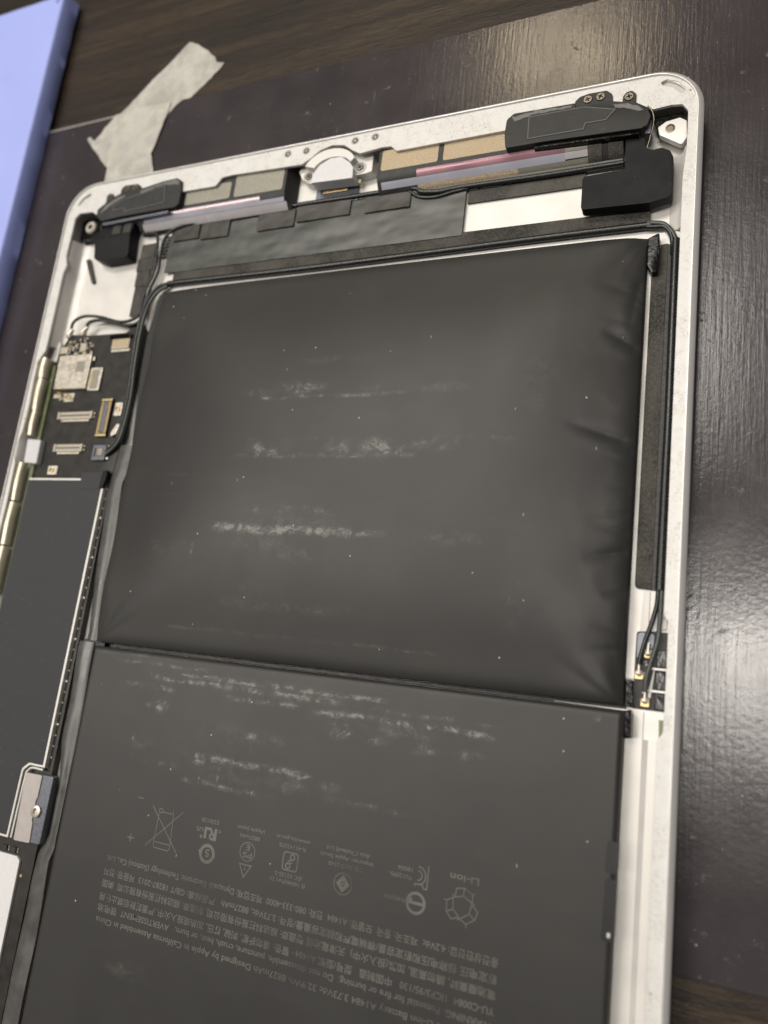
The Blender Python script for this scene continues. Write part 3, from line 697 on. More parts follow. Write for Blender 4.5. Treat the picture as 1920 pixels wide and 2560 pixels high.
# antenna board in the right-hand recess
ab = prism('antenna_board', rect(161.4, 166.9, -127.2, -113.6), 1.2, 1.4, 'circuit_board', tab, bev=0.03)
prism('board_lining', [(161.6, -113.9, .8), (164.5, -113.9, .8), (164.3, -116.4, .1), (161.6, -118.4, .1)], 1.4, 1.55, 'slate_metal', ab, r=0.1, bev=0.03)
for x, y in ((163.6, -117.6), (162.2, -121.4), (163.4, -126.0)):
    o = prism('coax_socket', rect(x - 0.75, x + 0.75, y - 0.75, y + 0.75), 1.4, 1.9, 'gold_contact', ab, r=0.3, bev=0.1)
for x, y, a in ((163.6, -117.4, 0.1), (162.2, -121.0, 0.05), (163.4, -125.6, 0)):
    lathe('coax_plug', (x, y, 1.9), [(0.62, 0), (0.62, 0.45), (0.45, 0.6), (0.01, 0.62)], 'tin', ab, 16)
    tube('crimp', [(x, y, 2.3), (x, y + 0.9, 2.35), (x + a, y + 1.7, 2.4)], 0.3, 'tin', ab, 8)
for y0, y1 in ((-119.8, -116.7), (-123.6, -120.4), (-127.0, -124.2)):
    prism('chip', rect(165.0, 166.6, y0, y1), 1.4, 2.1, 'black_gloss', ab, r=0.2, bev=0.15)
for y in (-120.1, -123.9):
    prism('divider', rect(164.3, 166.9, y - 0.22, y + 0.22), 1.4, 2.4, 'aluminium_inner', ab, bev=0.08)
random.seed(3)
for k in range(16):
    x = 162.9 + random.random() * 1.3; y = -119.0 - k * 0.48
    prism('capacitor', rect(x - 0.22, x + 0.22, y - 0.17, y + 0.17), 1.4, 1.75, random.choice(['tin', 'slate_metal', 'black_gloss', 'cream_plastic']), ab, bev=0.05)
prism('ribbon', [(163.7, -125.0), (164.6, -120), (164.9, -120), (164.3, -125.2)], 1.5, 1.9, 'aluminium_dull', ab, bev=0.05)
tube('antenna_cable', [(164.8, -106.0, 2.5), (164.7, -109.0, 2.7), (164.0, -112.2, 2.9), (163.0, -115.6, 2.8), (162.4, -118.2, 2.6), (162.2, -119.6, 2.45)], 0.42, 'cable_jacket', tab)
tube('antenna_cable', [(165.4, -106.0, 2.5), (165.35, -111, 2.8), (165.1, -115.2, 3.0), (164.2, -118.9, 2.9), (163.55, -121.9, 2.7), (163.4, -124.2, 2.45)], 0.42, 'cable_grey', tab)

# lower right: raised white rails beside the lower cell
rl = prism('floor_plate', [(161.3, -127.2, .1), (166.8, -127.3, .1), (166.0, -132.0, .1), (166.0, -236, 0), (159.6, -236, 0), (159.7, -132.5, .1), (161.6, -132.2, .1), (161.7, -128.8, .3)], 1.2, 1.8, 'aluminium_inner', tab, bev=0.1)
prism('seam_line', [(163.25, -127.6), (163.4, -127.6), (163.4, -150), (163.3, -150)], 1.8, 1.815, 'plate_seam', rl, bev=0)
bm = bmesh.new()
A = [(163.3, 1.8), (164.3, 2.6), (165.6, 2.7), (166.3, 2.6), (166.3, 1.8)]
for y in (-127.6, -236):
    pass
va = [bm.verts.new((x, -132.2, z)) for x, z in A]; vb = [bm.verts.new((x, -236, z)) for x, z in A]
for i in range(len(A)): bm.faces.new((va[i], va[(i + 1) % len(A)], vb[(i + 1) % len(A)], vb[i]))
bm.faces.new(va); bm.faces.new(vb)
finish(bm, 'side_rail', 'aluminium_inner', tab, 20)
prism('green_mark', [(165.8, -128.6), (166.5, -128.6), (166.4, -130.9), (165.9, -131.6)], 1.8, 1.83, 'green_board', rl, bev=0)
# ------------------------------------------------------------------ battery
random.seed(11)
def cell(name, x0, x1, y0, y1, zf, nx, ny, marks, label):
    xs = np.linspace(x0, x1, nx + 1); ys = np.linspace(y0, y1, ny + 1)
    X, Y = np.meshgrid(xs, ys); Z = zf(X, Y)
    verts = np.stack([X, Y, Z], -1).reshape(-1, 3)
    W = nx + 1
    j, i = np.meshgrid(np.arange(ny), np.arange(nx), indexing='ij')
    a = (j * W + i).ravel(); faces = np.stack([a, a + 1, a + W + 1, a + W], -1)
    # skirt down to the pouch bottom
    b_ = [k for k in range(W)] + [(jj) * W + nx for jj in range(1, ny + 1)] + [ny * W + k for k in range(nx - 1, -1, -1)] + [jj * W for jj in range(ny - 1, 0, -1)]
    n0 = len(verts); sk = verts[b_].copy(); sk[:, 2] = 1.3
    verts = np.vstack([verts, sk]); nb = len(b_)
    sf = [(b_[(k + 1) % nb], b_[k], n0 + k, n0 + (k + 1) % nb) for k in range(nb)]
    me = bpy.data.meshes.new(name); me.from_pydata((verts * S).tolist(), [], faces.tolist() + sf); me.shade_smooth()
    me.set_sharp_from_angle(angle=math.radians(60))
    R_ = np.zeros(len(verts))
    Xf, Yf = verts[:, 0], verts[:, 1]
    for mk in marks:
        if mk[0] == 'line':
            _, ax, bx_, y, hw, k = mk
            e = np.clip((Xf - ax) / 4 + .0, 0, 1) * np.clip((bx_ - Xf) / 4, 0, 1)
            yy = y + 0.25 * np.sin(Xf * 0.35) * 0.6
            R_ = np.maximum(R_, k * np.exp(-((Yf - yy) / (hw * 1.5)) ** 2) * np.minimum(1, e * 1.6))
        elif mk[0] == 'blob':
            _, cx, cy, rx, ry, k = mk
            R_ = np.maximum(R_, min(1, k * 1.0) * np.exp(-(((Xf - cx) / rx) ** 2 + ((Yf - cy) / ry) ** 2) ** 1.5))
        elif mk[0] == 'vline':
            _, x, ay, by_, hw, k = mk
            R_ = np.maximum(R_, k * np.exp(-((Xf - x) / hw) ** 2) * ((Yf < ay) & (Yf > by_)))
    at_ = me.attributes.new('residue', 'FLOAT', 'POINT'); at_.data.foreach_set('value', R_.astype(np.float32))
    o = link(name, me, 'battery_film', tab); o['label'] = label
    return o

UX0, UX1, UY0, UY1 = 40.3, 160.0, -127.0, -36.8
def seg_dist(X, Y, ax, ay, bx_, by_):
    dx, dy = bx_ - ax, by_ - ay; L2 = dx * dx + dy * dy
    t = np.clip(((X - ax) * dx + (Y - ay) * dy) / L2, 0, 1)
    return np.hypot(X - ax - t * dx, Y - ay - t * dy), t
def upper_z(X, Y):
    d = np.stack([X - UX0, (UX1 - X), (UY1 - Y), Y - UY0])
    k = 4.5
    sm = -k * np.log(np.exp(-d / k).sum(0) + 1e-30)
    sm = np.clip(sm + k * np.log(2) * np.exp(-np.clip(d.min(0), 0, 99) / 4), 0, None)
    t = np.clip(sm / 43.0, 0, 1)
    z = 4.3 + 5.2 * (1 - (1 - t) ** 2.1) 
    z += 0.75 * (1 - np.exp(-d.min(0) / 1.0))
    # corner pleats
    for cx, cy, ex, ey, h in ((UX1, UY0, 146, -112, .48), (UX0, UY0, 58, -112, .20), (UX0, UY1, 53, -48, .15), (UX1, UY1, 150, -48, -.25)):
        dd, tt = seg_dist(X, Y, cx, cy, ex, ey)
        z += h * np.exp(-(dd / (0.8 + 3 * tt)) ** 2) * (1 - tt) * np.clip(tt * 12, 0, 1)
    # pinched creases on the right-hand side
    for ax, ay, bx_, by_, h, wd in ((152.6, -57.0, 158.6, -60.2, .62, 1.3), (157.6, -57.5, 158.9, -47.0, .5, 1.1), (147.0, -76.0, 157.6, -79.2, .5, 1.5), (151.6, -102.1, 158.8, -100.2, .5, 1.3)):
        dd, tt = seg_dist(X, Y, ax, ay, bx_, by_)
        s_ = np.clip(tt * 1.4, 0.05, 1)
        z -= h * s_ * np.exp(-(dd / (0.8 * wd)) ** 1.3)
        dd2, t2 = seg_dist(X, Y, ax, ay - 2.0, bx_, by_ - 2.0)
        z += 0.35 * h * np.clip(t2 * 1.2, 0, 1) * np.exp(-(dd2 / 1.6) ** 2)
    rr_ = random.Random(4)
    for q_ in range(16):
        yy_ = UY0 + 6 + rr_.random() * (UY1 - UY0 - 12); ln_ = 3 + rr_.random() * 6; sl_ = (rr_.random() - .5) * 0.9
        dd, tt = seg_dist(X, Y, UX1 - 0.8, yy_, UX1 - 0.8 - ln_, yy_ + sl_ * ln_)
        z -= (0.10 + 0.22 * rr_.random()) * (1 - tt) * np.exp(-(dd / (0.45 + 0.5 * tt)) ** 1.3)
    for cx, cy, sx, sy in ((UX0, UY1, 1, -1), (UX1, UY1, -1, -1), (UX0, UY0, 1, 1), (UX1, UY0, -1, 1)):
        for q_ in range(3):
            an_ = math.radians(20 + 25 * q_ + 10 * rr_.random()); ln_ = 8 + 8 * rr_.random()
            dd, tt = seg_dist(X, Y, cx, cy, cx + sx * ln_ * math.cos(an_), cy + sy * ln_ * math.sin(an_))
            z -= 0.20 * (1 - tt) * np.clip(tt * 8, 0, 1) * np.exp(-(dd / (0.5 + 0.9 * tt)) ** 1.4)
    # soft waviness of the foil along the left and right edges
    edge_r = np.exp(-(UX1 - X) / 7.0); edge_l = np.exp(-(X - UX0) / 6.0)
    z += 0.28 * edge_r * np.sin(Y * 0.33 + 0.6 * np.sin(Y * 0.11)) + 0.22 * edge_l * np.sin(Y * 0.27 + 1.1)
    z -= 1.0 * np.exp(-(UX1 - X) / 2.2)
    z += 0.10 * np.sin(X * 0.06 + 1) * np.sin(Y * 0.09)
    # irregular crumple of the foil, strongest along the right-hand side and the corners
    wr = np.zeros_like(X); wgt = np.exp(-(UX1 - X) / 6.0) + 0.35 * np.exp(-(X - UX0) / 5.0) + 0.25 * np.exp(-(UY1 - Y) / 3.0)
    idx = np.argwhere(wgt > 0.04)
    for j_, i_ in idx:
        wr[j_, i_] = 0.5 - abs(noise.noise(Vector((X[j_, i_] * 0.16, Y[j_, i_] * 0.11, 2.0)))) * 2.2 + 0.35 * noise.noise(Vector((X[j_, i_] * 0.4, Y[j_, i_] * 0.3, 7.0)))
    z += 0.10 * wgt * wr
    return z
um = [('line', 70, 108, -99.5, .75, 1.05), ('line', 104, 116, -99.7, .6, .6), ('line', 78, 104, -95.2, .9, .45), ('blob', 85, -102.5, 9, 2.0, .40), ('blob', 93, -104.5, 8, 2.0, .38),
      ('blob', 84, -81.5, 7, 2.2, .62), ('blob', 101, -81.7, 4, 2.2, .55), ('blob', 111, -81.5, 6, 2.4, .75), ('line', 74, 120, -83.2, .5, .55), ('line', 76, 140, -79.6, .5, .35),
      ('blob', 89, -67.6, 8, 1.9, .60), ('line', 78, 116, -69.8, .4, .60), ('blob', 107, -68, 4, 1.6, .35), ('line', 50, 66, -87.3, .3, .34), ('line', 50, 66, -92.0, .3, .34), ('vline', 65.5, -87, -92.3, .35, .36),
      ('line', 50, 67, -103.1, .35, .40), ('vline', 67.0, -103, -106.5, .45, .60), ('blob', 58, -104.5, 5, 1.5, .40), ('line', 60, 128, -121.6, .35, .40), ('line', 74, 110, -115.5, 1.0, .36), ('blob', 140, -112, 3, 8, .30), ('blob', 84, -112, 4, 2, .42),
      ('blob', 142, -68, 5, 10, .28), ('blob', 92, -97.6, 12, 1.5, .42), ('blob', 122, -81, 6, 1.8, .5), ('blob', 122, -69, 8, 1.6, .4), ('blob', 78, -68.5, 5, 1.4, .42), ('blob', 128, -100, 9, 2.0, .36), ('blob', 96, -61, 9, 1.2, .36)]
cu = cell('battery_cell', UX0, UX1, UY0, UY1, upper_z, 300, 226, um, 'swollen black battery cell bulging upward, creased at its right side')

LX0, LX1, LY0, LY1 = 41.2, 160.4, -238.0, -127.85
def lower_z(X, Y):
    d = np.minimum(np.minimum(X - LX0, LX1 - X), np.minimum(LY1 - Y, Y - LY0))
    return 5.0 + 0.6 * np.sqrt(np.clip(1 - (1 - np.clip(d / 0.9, 0, 1)) ** 2, 0, 1))
lm = [('line', 48, 78, -130.3, .35, .62), ('line', 66, 118, -131.7, .35, .95), ('line', 58, 108, -133.1, .38, .85), ('line', 50, 68, -135.2, .4, .8), ('line', 79, 99, -135.0, .4, .85), ('line', 100, 140, -135.2, .5, .85), ('line', 112, 142, -133.4, .4, .5),
      ('blob', 107.5, -138.2, 3.0, 1.9, .80), ('blob', 115, -139.0, 4, 1.2, .55), ('blob', 124, -139.2, 5, 1.4, .52), ('blob', 134, -139.0, 4, 1.3, .5), ('blob', 63.5, -138.8, 2.4, 1.7, .72), ('blob', 60, -139.2, 1.2, 1, .5), ('blob', 87.6, -142.2, 1.4, 1.1, .8), ('blob', 94, -142, 3, 1.5, .42),
      ('line', 70, 104, -147.8, .6, .75), ('blob', 76, -148.5, 3, 1.2, .65), ('line', 71, 96, -152.9, .45, .72), ('vline', 80.8, -149, -153.3, .3, .7), ('vline', 91.5, -148, -152, .35, .55), ('vline', 97, -148, -152.5, .35, .55), ('blob', 108, -149, 6, 1.5, .42), ('line', 104, 128, -151, .6, .42), ('blob', 60, -147, 4, 2.0, .42), ('line', 56, 72, -150.5, .5, .5), ('blob', 66, -191, 6, 2.5, .42), ('blob', 84, -143, 14, 4, .30),
      ('blob', 90, -132.5, 22, 2.2, .45), ('blob', 84, -150.2, 12, 2.4, .36), ('blob', 120, -137, 16, 1.6, .42), ('blob', 98, -150, 7, 2, .42), ('line', 41.5, 60, -128.9, .4, .5), ('blob', 156, -129.6, .8, .8, .7)]
cl = cell('battery_cell', LX0, LX1, LY0, LY1, lower_z, 240, 220, lm, 'flat black battery cell printed with upside down text and safety symbols')

# printing on the lower cell (reads upside down in this view)
ZP = 5.63
def text_mesh(txt, size):
    cu_ = bpy.data.curves.new('txt', 'FONT'); cu_.body = txt; cu_.size = size; cu_.resolution_u = 3; cu_.offset = 0.012 * size
    o = bpy.data.objects.new('txt', cu_); col.objects.link(o)
    dg = bpy.context.evaluated_depsgraph_get(); dg.update()
    me = bpy.data.meshes.new_from_object(o.evaluated_get(dg)); bpy.data.objects.remove(o); return me
def printed(txt, x_left, x_right, y_base, size, name='printed_text'):
    """turned by 180 degrees: starts at x_right, ends at x_left, letters point to -y"""
    me = text_mesh(txt, size)
    n_ = len(me.vertices)
    if n_ == 0: return
    a = np.empty(n_ * 3, np.float32); me.vertices.foreach_get('co', a); a = a.reshape(-1, 3)
    lo, hi = a[:, 0].min(), a[:, 0].max(); k = (x_right - x_left) / (hi - lo)
    b_ = np.zeros_like(a); b_[:, 0] = x_right - (a[:, 0] - lo) * k; b_[:, 1] = y_base - a[:, 1]; b_[:, 2] = ZP
    me.vertices.foreach_set('co', (b_ * S).ravel()); me.update()
    me.name = name
    return link(name, me, 'ink', cl)
TS = 1.62
printed('Rechargeable Li-ion Battery A1484 3.73Vdc 32.9Wh 8827mAh Designed by Apple in California Assembled in China', 56.4, 142.4, -183.1, TS)
printed('WARNING: Potential for fire or burning.  Do not disassemble, puncture, crush, heat, or burn.   AVERTISSEMENT  锂电池', 56.4, 142.4, -180.7, TS)
printed('YU-C0084  1ICP3/95/130   中国制造   型号/型號 A1484 · 警告: 请勿拆解, 刺破, 挤压, 加热或投入火中, 严重鼓胀后禁止使用', 56.4, 142.4, -178.5, TS)
printed('電池廢棄時, 請勿高溫, 加熱(投入火中)  天津電池组 製造商: 顺达科技股份有限公司, 制造商: 顺达科技股份有限公司  美国', 56.4, 142.4, -175.9, TS)
printed('额定电压 标称电压和额定容量/標稱電壓和額定容量量/정격: 3.73Vdc, 8827mAh   产品标准: GB/T 18287-2013  제품명: 전지', 56.4, 142.4, -173.6, TS)
printed('충전상한전압: 4.2Vdc  제조국: 중국  모델명: A1484  전화: 080-333-4000  제조업체: Dynapack Electronic Technology (Suzhou) Co., Ltd.', 56.4, 142.4, -171.0, TS)
for txt, xl, xr, y, s_ in (('E230128', 78.9, 83.1, -159.4, 1.1), ('8827mAh', 88.4, 93.1, -160.7, 1.05), ('|Apple Japan', 87.6, 94.0, -159.3, 1.05), ('R-41143375', 97.6, 103.5, -160.7, 1.05), ('www.bis.gov.in', 96.8, 104.3, -159.3, 1.05),
                           ('IEC 62133-2', 97.5, 103.4, -165.9, 1.05), ('IS 16046(Part 2)/', 96.4, 104.3, -167.1, 1.05), ('Asia (Thailand) Ltd.', 107.6, 116.9, -159.3, 1.05), ('Importer: Apple South', 106.7, 117.7, -160.6, 1.05), ('TIS 2217-2548', 108.6, 115.7, -161.9, 1.05),
                           ('YU12095-', 121.0, 125.6, -161.2, 1.05), ('18006', 122.6, 125.5, -159.9, 1.0), ('R45093', 120.5, 124.6, -165.1, 1.05), ('Li-ion', 132.6, 137.9, -159.2, 1.7), ('c', 83.2, 83.9, -161.1, 1.1), ('US', 77.9, 79.6, -161.3, 1.1), ('5', 80.85, 81.95, -165.15, 2.0), ('PS', 89.7, 91.8, -163.9, 1.5), ('E', 90.3, 91.1, -162.5, 1.5), ('!', 90.45, 90.75, -166.4, 1.2)):
    printed(txt, xl, xr, y, s_)
def flat(name, polys):
    """flat printed symbol; each separate stroke lies a hair above the one before"""
    bm = bmesh.new()
    for k, pl_ in enumerate(polys):
        z = ZP + 0.004 * k
        if isinstance(pl_, tuple):                       # (left side, right side, closed)
            A, B, closed = pl_; n_ = len(A)
            va = [bm.verts.new((x, y, z)) for x, y in A]; vb = [bm.verts.new((x, y, z)) for x, y in B]
            for i in range(n_ if closed else n_ - 1):
                j = (i + 1) % n_; bm.faces.new((va[i], va[j], vb[j], vb[i]))
        else: bm.faces.new([bm.verts.new((x, y, z)) for x, y in pl_])
    bmesh.ops.scale(bm, vec=(S, S, S), verts=bm.verts)
    bm.normal_update()
    for f in bm.faces:
        if f.normal.z < 0: f.normal_flip()
    me = bpy.data.meshes.new(name); bm.to_mesh(me); bm.free(); return link(name, me, 'ink', cl)
def stroke(pts, wd, closed=False):
    P_ = [Vector(p) for p in pts]
    if (P_[0] - P_[-1]).length < 1e-4: P_ = P_[:-1]; closed = True
    n_ = len(P_); A = []; B = []
    for i in range(n_):
        t0 = (P_[i] - P_[i - 1]) if (i > 0 or closed) else (P_[1] - P_[0])
        t1 = (P_[(i + 1) % n_] - P_[i]) if (i < n_ - 1 or closed) else t0
        t0 = t0.normalized(); t1 = t1.normalized(); n0 = Vector((-t0.y, t0.x)); n1 = Vector((-t1.y, t1.x))
        mm = (n0 + n1); mm = mm / max(0.35, mm.length_squared / 2) if mm.length > 1e-3 else n0
        A.append(tuple(P_[i] + mm * wd / 2)); B.append(tuple(P_[i] - mm * wd / 2))
    return [(A, B, closed)]
def arc(cx, cy, r, a0, a1, n_=24): return [(cx + r * math.cos(math.radians(a0 + (a1 - a0) * k / n_)), cy + r * math.sin(math.radians(a0 + (a1 - a0) * k / n_))) for k in range(n_ + 1)]
def ring(cx, cy, r, wd, a0=0, a1=360): return stroke(arc(cx, cy, r, a0, a1, 36), wd)
SY = 'printed_symbol'
flat(SY, stroke([(60.8, -166.5), (62.5, -166.5)], .22) + stroke([(61.65, -165.7), (61.65, -167.3)], .22))
flat(SY, stroke([(61.8, -158.3), (63.4, -158.3)], .2))
flat(SY, stroke([(66.0, -159.2), (73.8, -167.2)], .2) + stroke([(74.0, -159.3), (65.8, -167.2)], .2) + ring(68.4, -159.9, .45, .2) +
     stroke([(68.9, -160.1), (71.6, -160.1), (71.5, -159.3)], .2) + stroke([(68.0, -160.5), (67.8, -166.5), (68.1, -167.2), (71.7, -167.3), (72.1, -166.6), (71.7, -160.2)], .2) + stroke([(67.8, -166.1), (72.0, -166.1)], .18))
flat(SY, [[(79.9, -161.0), (80.5, -161.0), (80.5, -163.2), (79.9, -163.2)], [(80.5, -161.0), (81.4, -161.0), (81.4, -161.5), (80.5, -161.5)]] + [[(83.0, -163.3), (82.3, -163.3), (82.3, -161.0), (83.0, -161.0)]] + ring(81.9, -162.6, .5, .45) + stroke([(81.9, -162.0), (81.3, -161.0)], .5) + ring(79.3, -163.0, .22, .2))
flat(SY, ring(81.35, -165.95, 1.55, .65) + [[(79.2, -165.4), (79.5, -166.5), (80.1, -165.6)], [(83.5, -166.5), (83.2, -165.4), (82.6, -166.3)]])
flat(SY, ring(90.7, -163.8, 1.72, .18))
flat(SY, stroke([(89.3, -166.2), (92.0, -166.2), (90.6, -168.5)], .26, True))
flat(SY, stroke(rnd([(98.9, -162.1), (102.1, -162.1), (102.1, -165.3), (98.9, -165.3)], .6), .25, True) + ring(100.9, -162.9, .48, .28) + ring(100.1, -164.5, .48, .28) + stroke([(101.1, -163.3), (100.0, -163.6), (101.0, -163.9), (100.0, -164.1)], .28))
dcx, dcy = 112.1, -165.3
flat(SY, ring(dcx, dcy, 1.85, .16))
flat(SY, stroke([(dcx - 1.0, dcy), (dcx, dcy + 1.1), (dcx + 1.0, dcy), (dcx, dcy - 1.1)], .62, True) + stroke([(dcx - .9, dcy), (dcx + .9, dcy)], .18) + stroke([(dcx, dcy - .9), (dcx, dcy + .9)], .18))
flat(SY, stroke(arc(126.6, -160.9, 0.8, -90, 90, 14), .22) + stroke(arc(126.6, -160.9, 1.5, -80, 90, 14), .24) + stroke([(128.5, -159.0), (128.5, -162.9), (127.9, -162.9), (127.6, -162.3), (126.2, -162.3), (126.1, -162.8)], .22))
flat(SY, ring(126.7, -165.5, 1.65, .5) + stroke([(125.0, -165.5), (128.2, -165.5)], .5) + [[(124.9, -165.2), (126.0, -164.6), (126.0, -165.8)]])
rc = (135.2, -164.2)
ps = []
for k in range(3):
    a = math.radians(90 + 120 * k)
    def T(u, v_): return (rc[0] + math.cos(a) * u - math.sin(a) * v_, rc[1] + math.sin(a) * u + math.cos(a) * v_)
    ps += stroke([T(1.2, 1.4), T(2.7, 1.2), T(3.0, -0.2), T(1.7, -0.1), T(1.2, 1.4)], .18) + stroke([T(3.0, -0.2), T(2.2, -1.8), T(0.9, -1.8), T(1.7, -0.1)], .18) + stroke([T(2.2, -1.8), T(2.6, -2.2)], .18) + stroke([T(0.9, -1.8), T(0.6, -2.3)], .18)
flat(SY, ps)

# seal flap along the left of the cells
def flap(name, left, right, parent, zbase, amp, seed, n_=90):
    bm = bmesh.new(); rows = []
    for k in range(n_ + 1):
        s = k / n_; y = left[0][1] + (left[-1][1] - left[0][1]) * s
        xl = float(np.interp(-y, [-p[1] for p in left], [p[0] for p in left])); xr = float(np.interp(-y, [-p[1] for p in right], [p[0] for p in right]))
        row = []
        for c_ in range(9):
            u = c_ / 8; x = xl + (xr - xl) * u
            z = zbase + 0.9 * math.sin(math.pi * min(1, u * 1.1)) * 0.6 + 0.6 * u + amp * noise.noise(Vector((u * 1.2, y * 0.06, seed)))
            row.append(bm.verts.new((x, y, z)))
        rows.append(row)
    for A, B in zip(rows, rows[1:]):
        for c_ in range(8): bm.faces.new((A[c_], A[c_ + 1], B[c_ + 1], B[c_]))
    r = bmesh.ops.extrude_face_region(bm, geom=list(bm.faces))
    for q in r['geom']:
        if isinstance(q, bmesh.types.BMVert): q.co.z -= 0.12
    return finish(bm, name, 'flap_film', parent, 60)
flap('seal_flap', [(34.2, -78), (33.4, -87), (34.3, -106), (36.0, -124.9), (35.9, -126.8)], [(39.4, -78), (39.0, -84), (37.9, -88), (39.2, -106), (40.0, -124.7), (40.0, -126.5)], cu, 2.7, 0.35, 4)
flap('seal_flap', [(33.9, -127.2), (33.7, -128.8), (34.5, -142), (34.3, -150), (36.4, -160), (36.3, -170.9), (34.2, -175.5), (33.8, -184), (33.0, -207), (32.9, -236)], [(38.9, -127.2), (39.0, -128.5), (39.6, -142), (39.5, -150), (39.0, -171), (39.2, -173.4), (38.3, -176.0), (38.7, -184), (38.5, -206), (38.5, -236)], cl, 2.7, 0.55, 14, 140)
prism('gap_shade', rect(42, 160.3, -127.8, -127.05), 1.3, 1.7, 'black_deep', cu, bev=0.1)  # black strip puts the darkness of the gap between cells into colour
prism('corner_fill', [(35.5, -126.6), (41.9, -126.9), (41.9, -128.6), (40.8, -131), (39.5, -130), (35.5, -128)], 1.3, 2.9, 'black_deep', cu, bev=0.1)  # black filler added over the bright floor at the gap's corner
prism('side_liner', [(37.6, -36.5), (40.2, -36.8), (40.2, -126.6), (38.9, -126.6), (38.3, -100), (38.6, -80), (36.6, -60), (36.4, -48)], 1.3, 3.0, 'black_deep', cu, r=0.5, bev=0.3)
for y0, y1 in ((-154.0, -148.8), (-164.3, -154.6)):
    prism('black_fill', [(158.9, y1), (160.6, y1 - .2), (160.6, y0 + .2), (158.7, y0)], 5.3, 5.635, 'black_deep', cl, r=0.6, bev=0.0)  # flush black patches painted in place of a dark notch
prism('white_chip', rect(159.6, 160.2, -163.6, -162.8), 5.6, 5.8, 'aluminium_dull', cl, r=0.2, bev=0.1)
prism('black_fill', [(160.2, -127.8), (161.5, -127.4), (161.6, -132.1), (160.4, -132.3)], 1.8, 4.2, 'black_gloss', cl, r=0.3, bev=0.3)
prism('white_seam', [(148, -127.62), (161.4, -127.75), (161.4, -127.5), (148, -127.5)], 2.62, 3.2, 'aluminium_inner', cl, bev=0.06)

prism('black_fill', [(160.1, -122.4), (161.4, -122.4), (161.6, -127.1), (160.1, -127.0)], 1.25, 2.6, 'black_gloss', cu, r=0.2, bev=0.2)  # black filler added for the dark void beside the cell

# ------------------------------------------------------------------ logic board
pcb = prism('logic_board', [(6.4, -50.0), (9.0, -45.6), (16.4, -46.4), (28.6, -46.5), (31.5, -45.2), (34.6, -45.5), (34.4, -80.0), (33.8, -86), (33.8, -176), (33.2, -236), (6.4, -236), (6.7, -85.8), (7.0, -61.6)], 1.6, 3.0, 'circuit_board', tab, bev=0.08)
sc_ = prism('shield_can', [(8.0, -52.4), (19.6, -52.4), (19.5, -62.3), (8.3, -62.1)], 3.0, 4.2, 'tin', pcb, r=0.25, bev=0.12)
prism('shield_mark', rect(14.9, 17.9, -57.5, -54.4), 4.2, 4.215, 'silver_pad', pcb, bev=0)
c1 = prism('connector', [(19.8, -56.2), (23.8, -56.3), (23.8, -62.9), (19.8, -62.7)], 3.0, 3.6, 'tin', pcb, r=0.4, bev=0.1)
prism('connector_core', rect(20.9, 22.9, -62.2, -56.9), 3.6, 3.72, 'silver_pad', pcb, bev=0.03)
prism('contact_row', rect(20.35, 20.75, -61.8, -57.2), 3.6, 3.7, 'gold_contact', pcb, bev=0.03)
prism('connector_latch', rect(24.3, 31.4, -48.3, -47.3), 3.0, 3.9, 'black_gloss', pcb, bev=0.1)
prism('connector', rect(25.3, 31.2, -51.3, -48.5), 3.0, 3.6, 'cream_plastic', pcb, r=0.15, bev=0.1)
for k in range(9): prism('contact', rect(25.7 + k * 0.6, 25.95 + k * 0.6, -50.7, -48.6), 3.6, 3.66, 'gold_contact', pcb, bev=0)
prism('connector_lip', rect(25.3, 31.5, -52.0, -51.35), 3.0, 3.35, 'tin', pcb, bev=0.06)
def b2b(x0, x1, y0, y1, body, pins, vertical=False):
    o = prism('connector', rect(x0, x1, y0, y1), 3.0, 3.55, body, pcb, r=0.35, bev=0.1)
    if vertical:
        prism('connector_core', rect(x0 + 1.15, x1 - 1.15, y0 + 0.9, y1 - 0.9), 3.55, 3.75, 'slate_metal', pcb, bev=0.06)
        n_ = 22
        bm = bmesh.new()
        for k in range(n_):
            y = y0 + 0.9 + (y1 - y0 - 1.8) * (k + .5) / n_
            for xa in (x0 + 0.1, x1 - 1.0): add_prism(bm, rect(xa, xa + 0.9, y - 0.12, y + 0.12), 3.5, 3.72, 0)
        o2 = finish(bm, 'contact_row', 'gold_contact', pcb)
        for y in (y0 + .05, y1 - .75): prism('end_clip', rect(x0, x1, y, y + .7), 3.5, 3.8, 'gold_contact', pcb, r=0.1, bev=0.08)
    else:
        prism('connector_core', rect(x0 + 1.0, x1 - 1.0, (y0 + y1) / 2 - .18, (y0 + y1) / 2 + .18), 3.55, 3.75, 'slate_metal', pcb, bev=0.05)
        for x in (x0, x1 - .7): prism('end_clip', rect(x, x + .7, y0 - .05, y1 + .05), 3.5, 3.75, 'cream_plastic', pcb, r=0.1, bev=0.08)
        prism('connector_skirt', rect(x0 + 1.2, x1 - 1.2, y0 - .6, y0 - .05), 3.0, 3.3, 'tin', pcb, bev=0.05)
        for y in (y0 + .3, y0 + 1.3): prism('solder_pad', rect(x1 + .05, x1 + .5, y, y + .45), 3.0, 3.3, 'tin', pcb, bev=0.05)
b2b(11.5, 23.6, -70.6, -68.6, 'cream_plastic', 20)
b2b(12.5, 22.5, -79.6, -77.6, 'cream_plastic', 16)
b2b(26.1, 29.6, -75.7, -65.3, 'black_satin', 22, True)
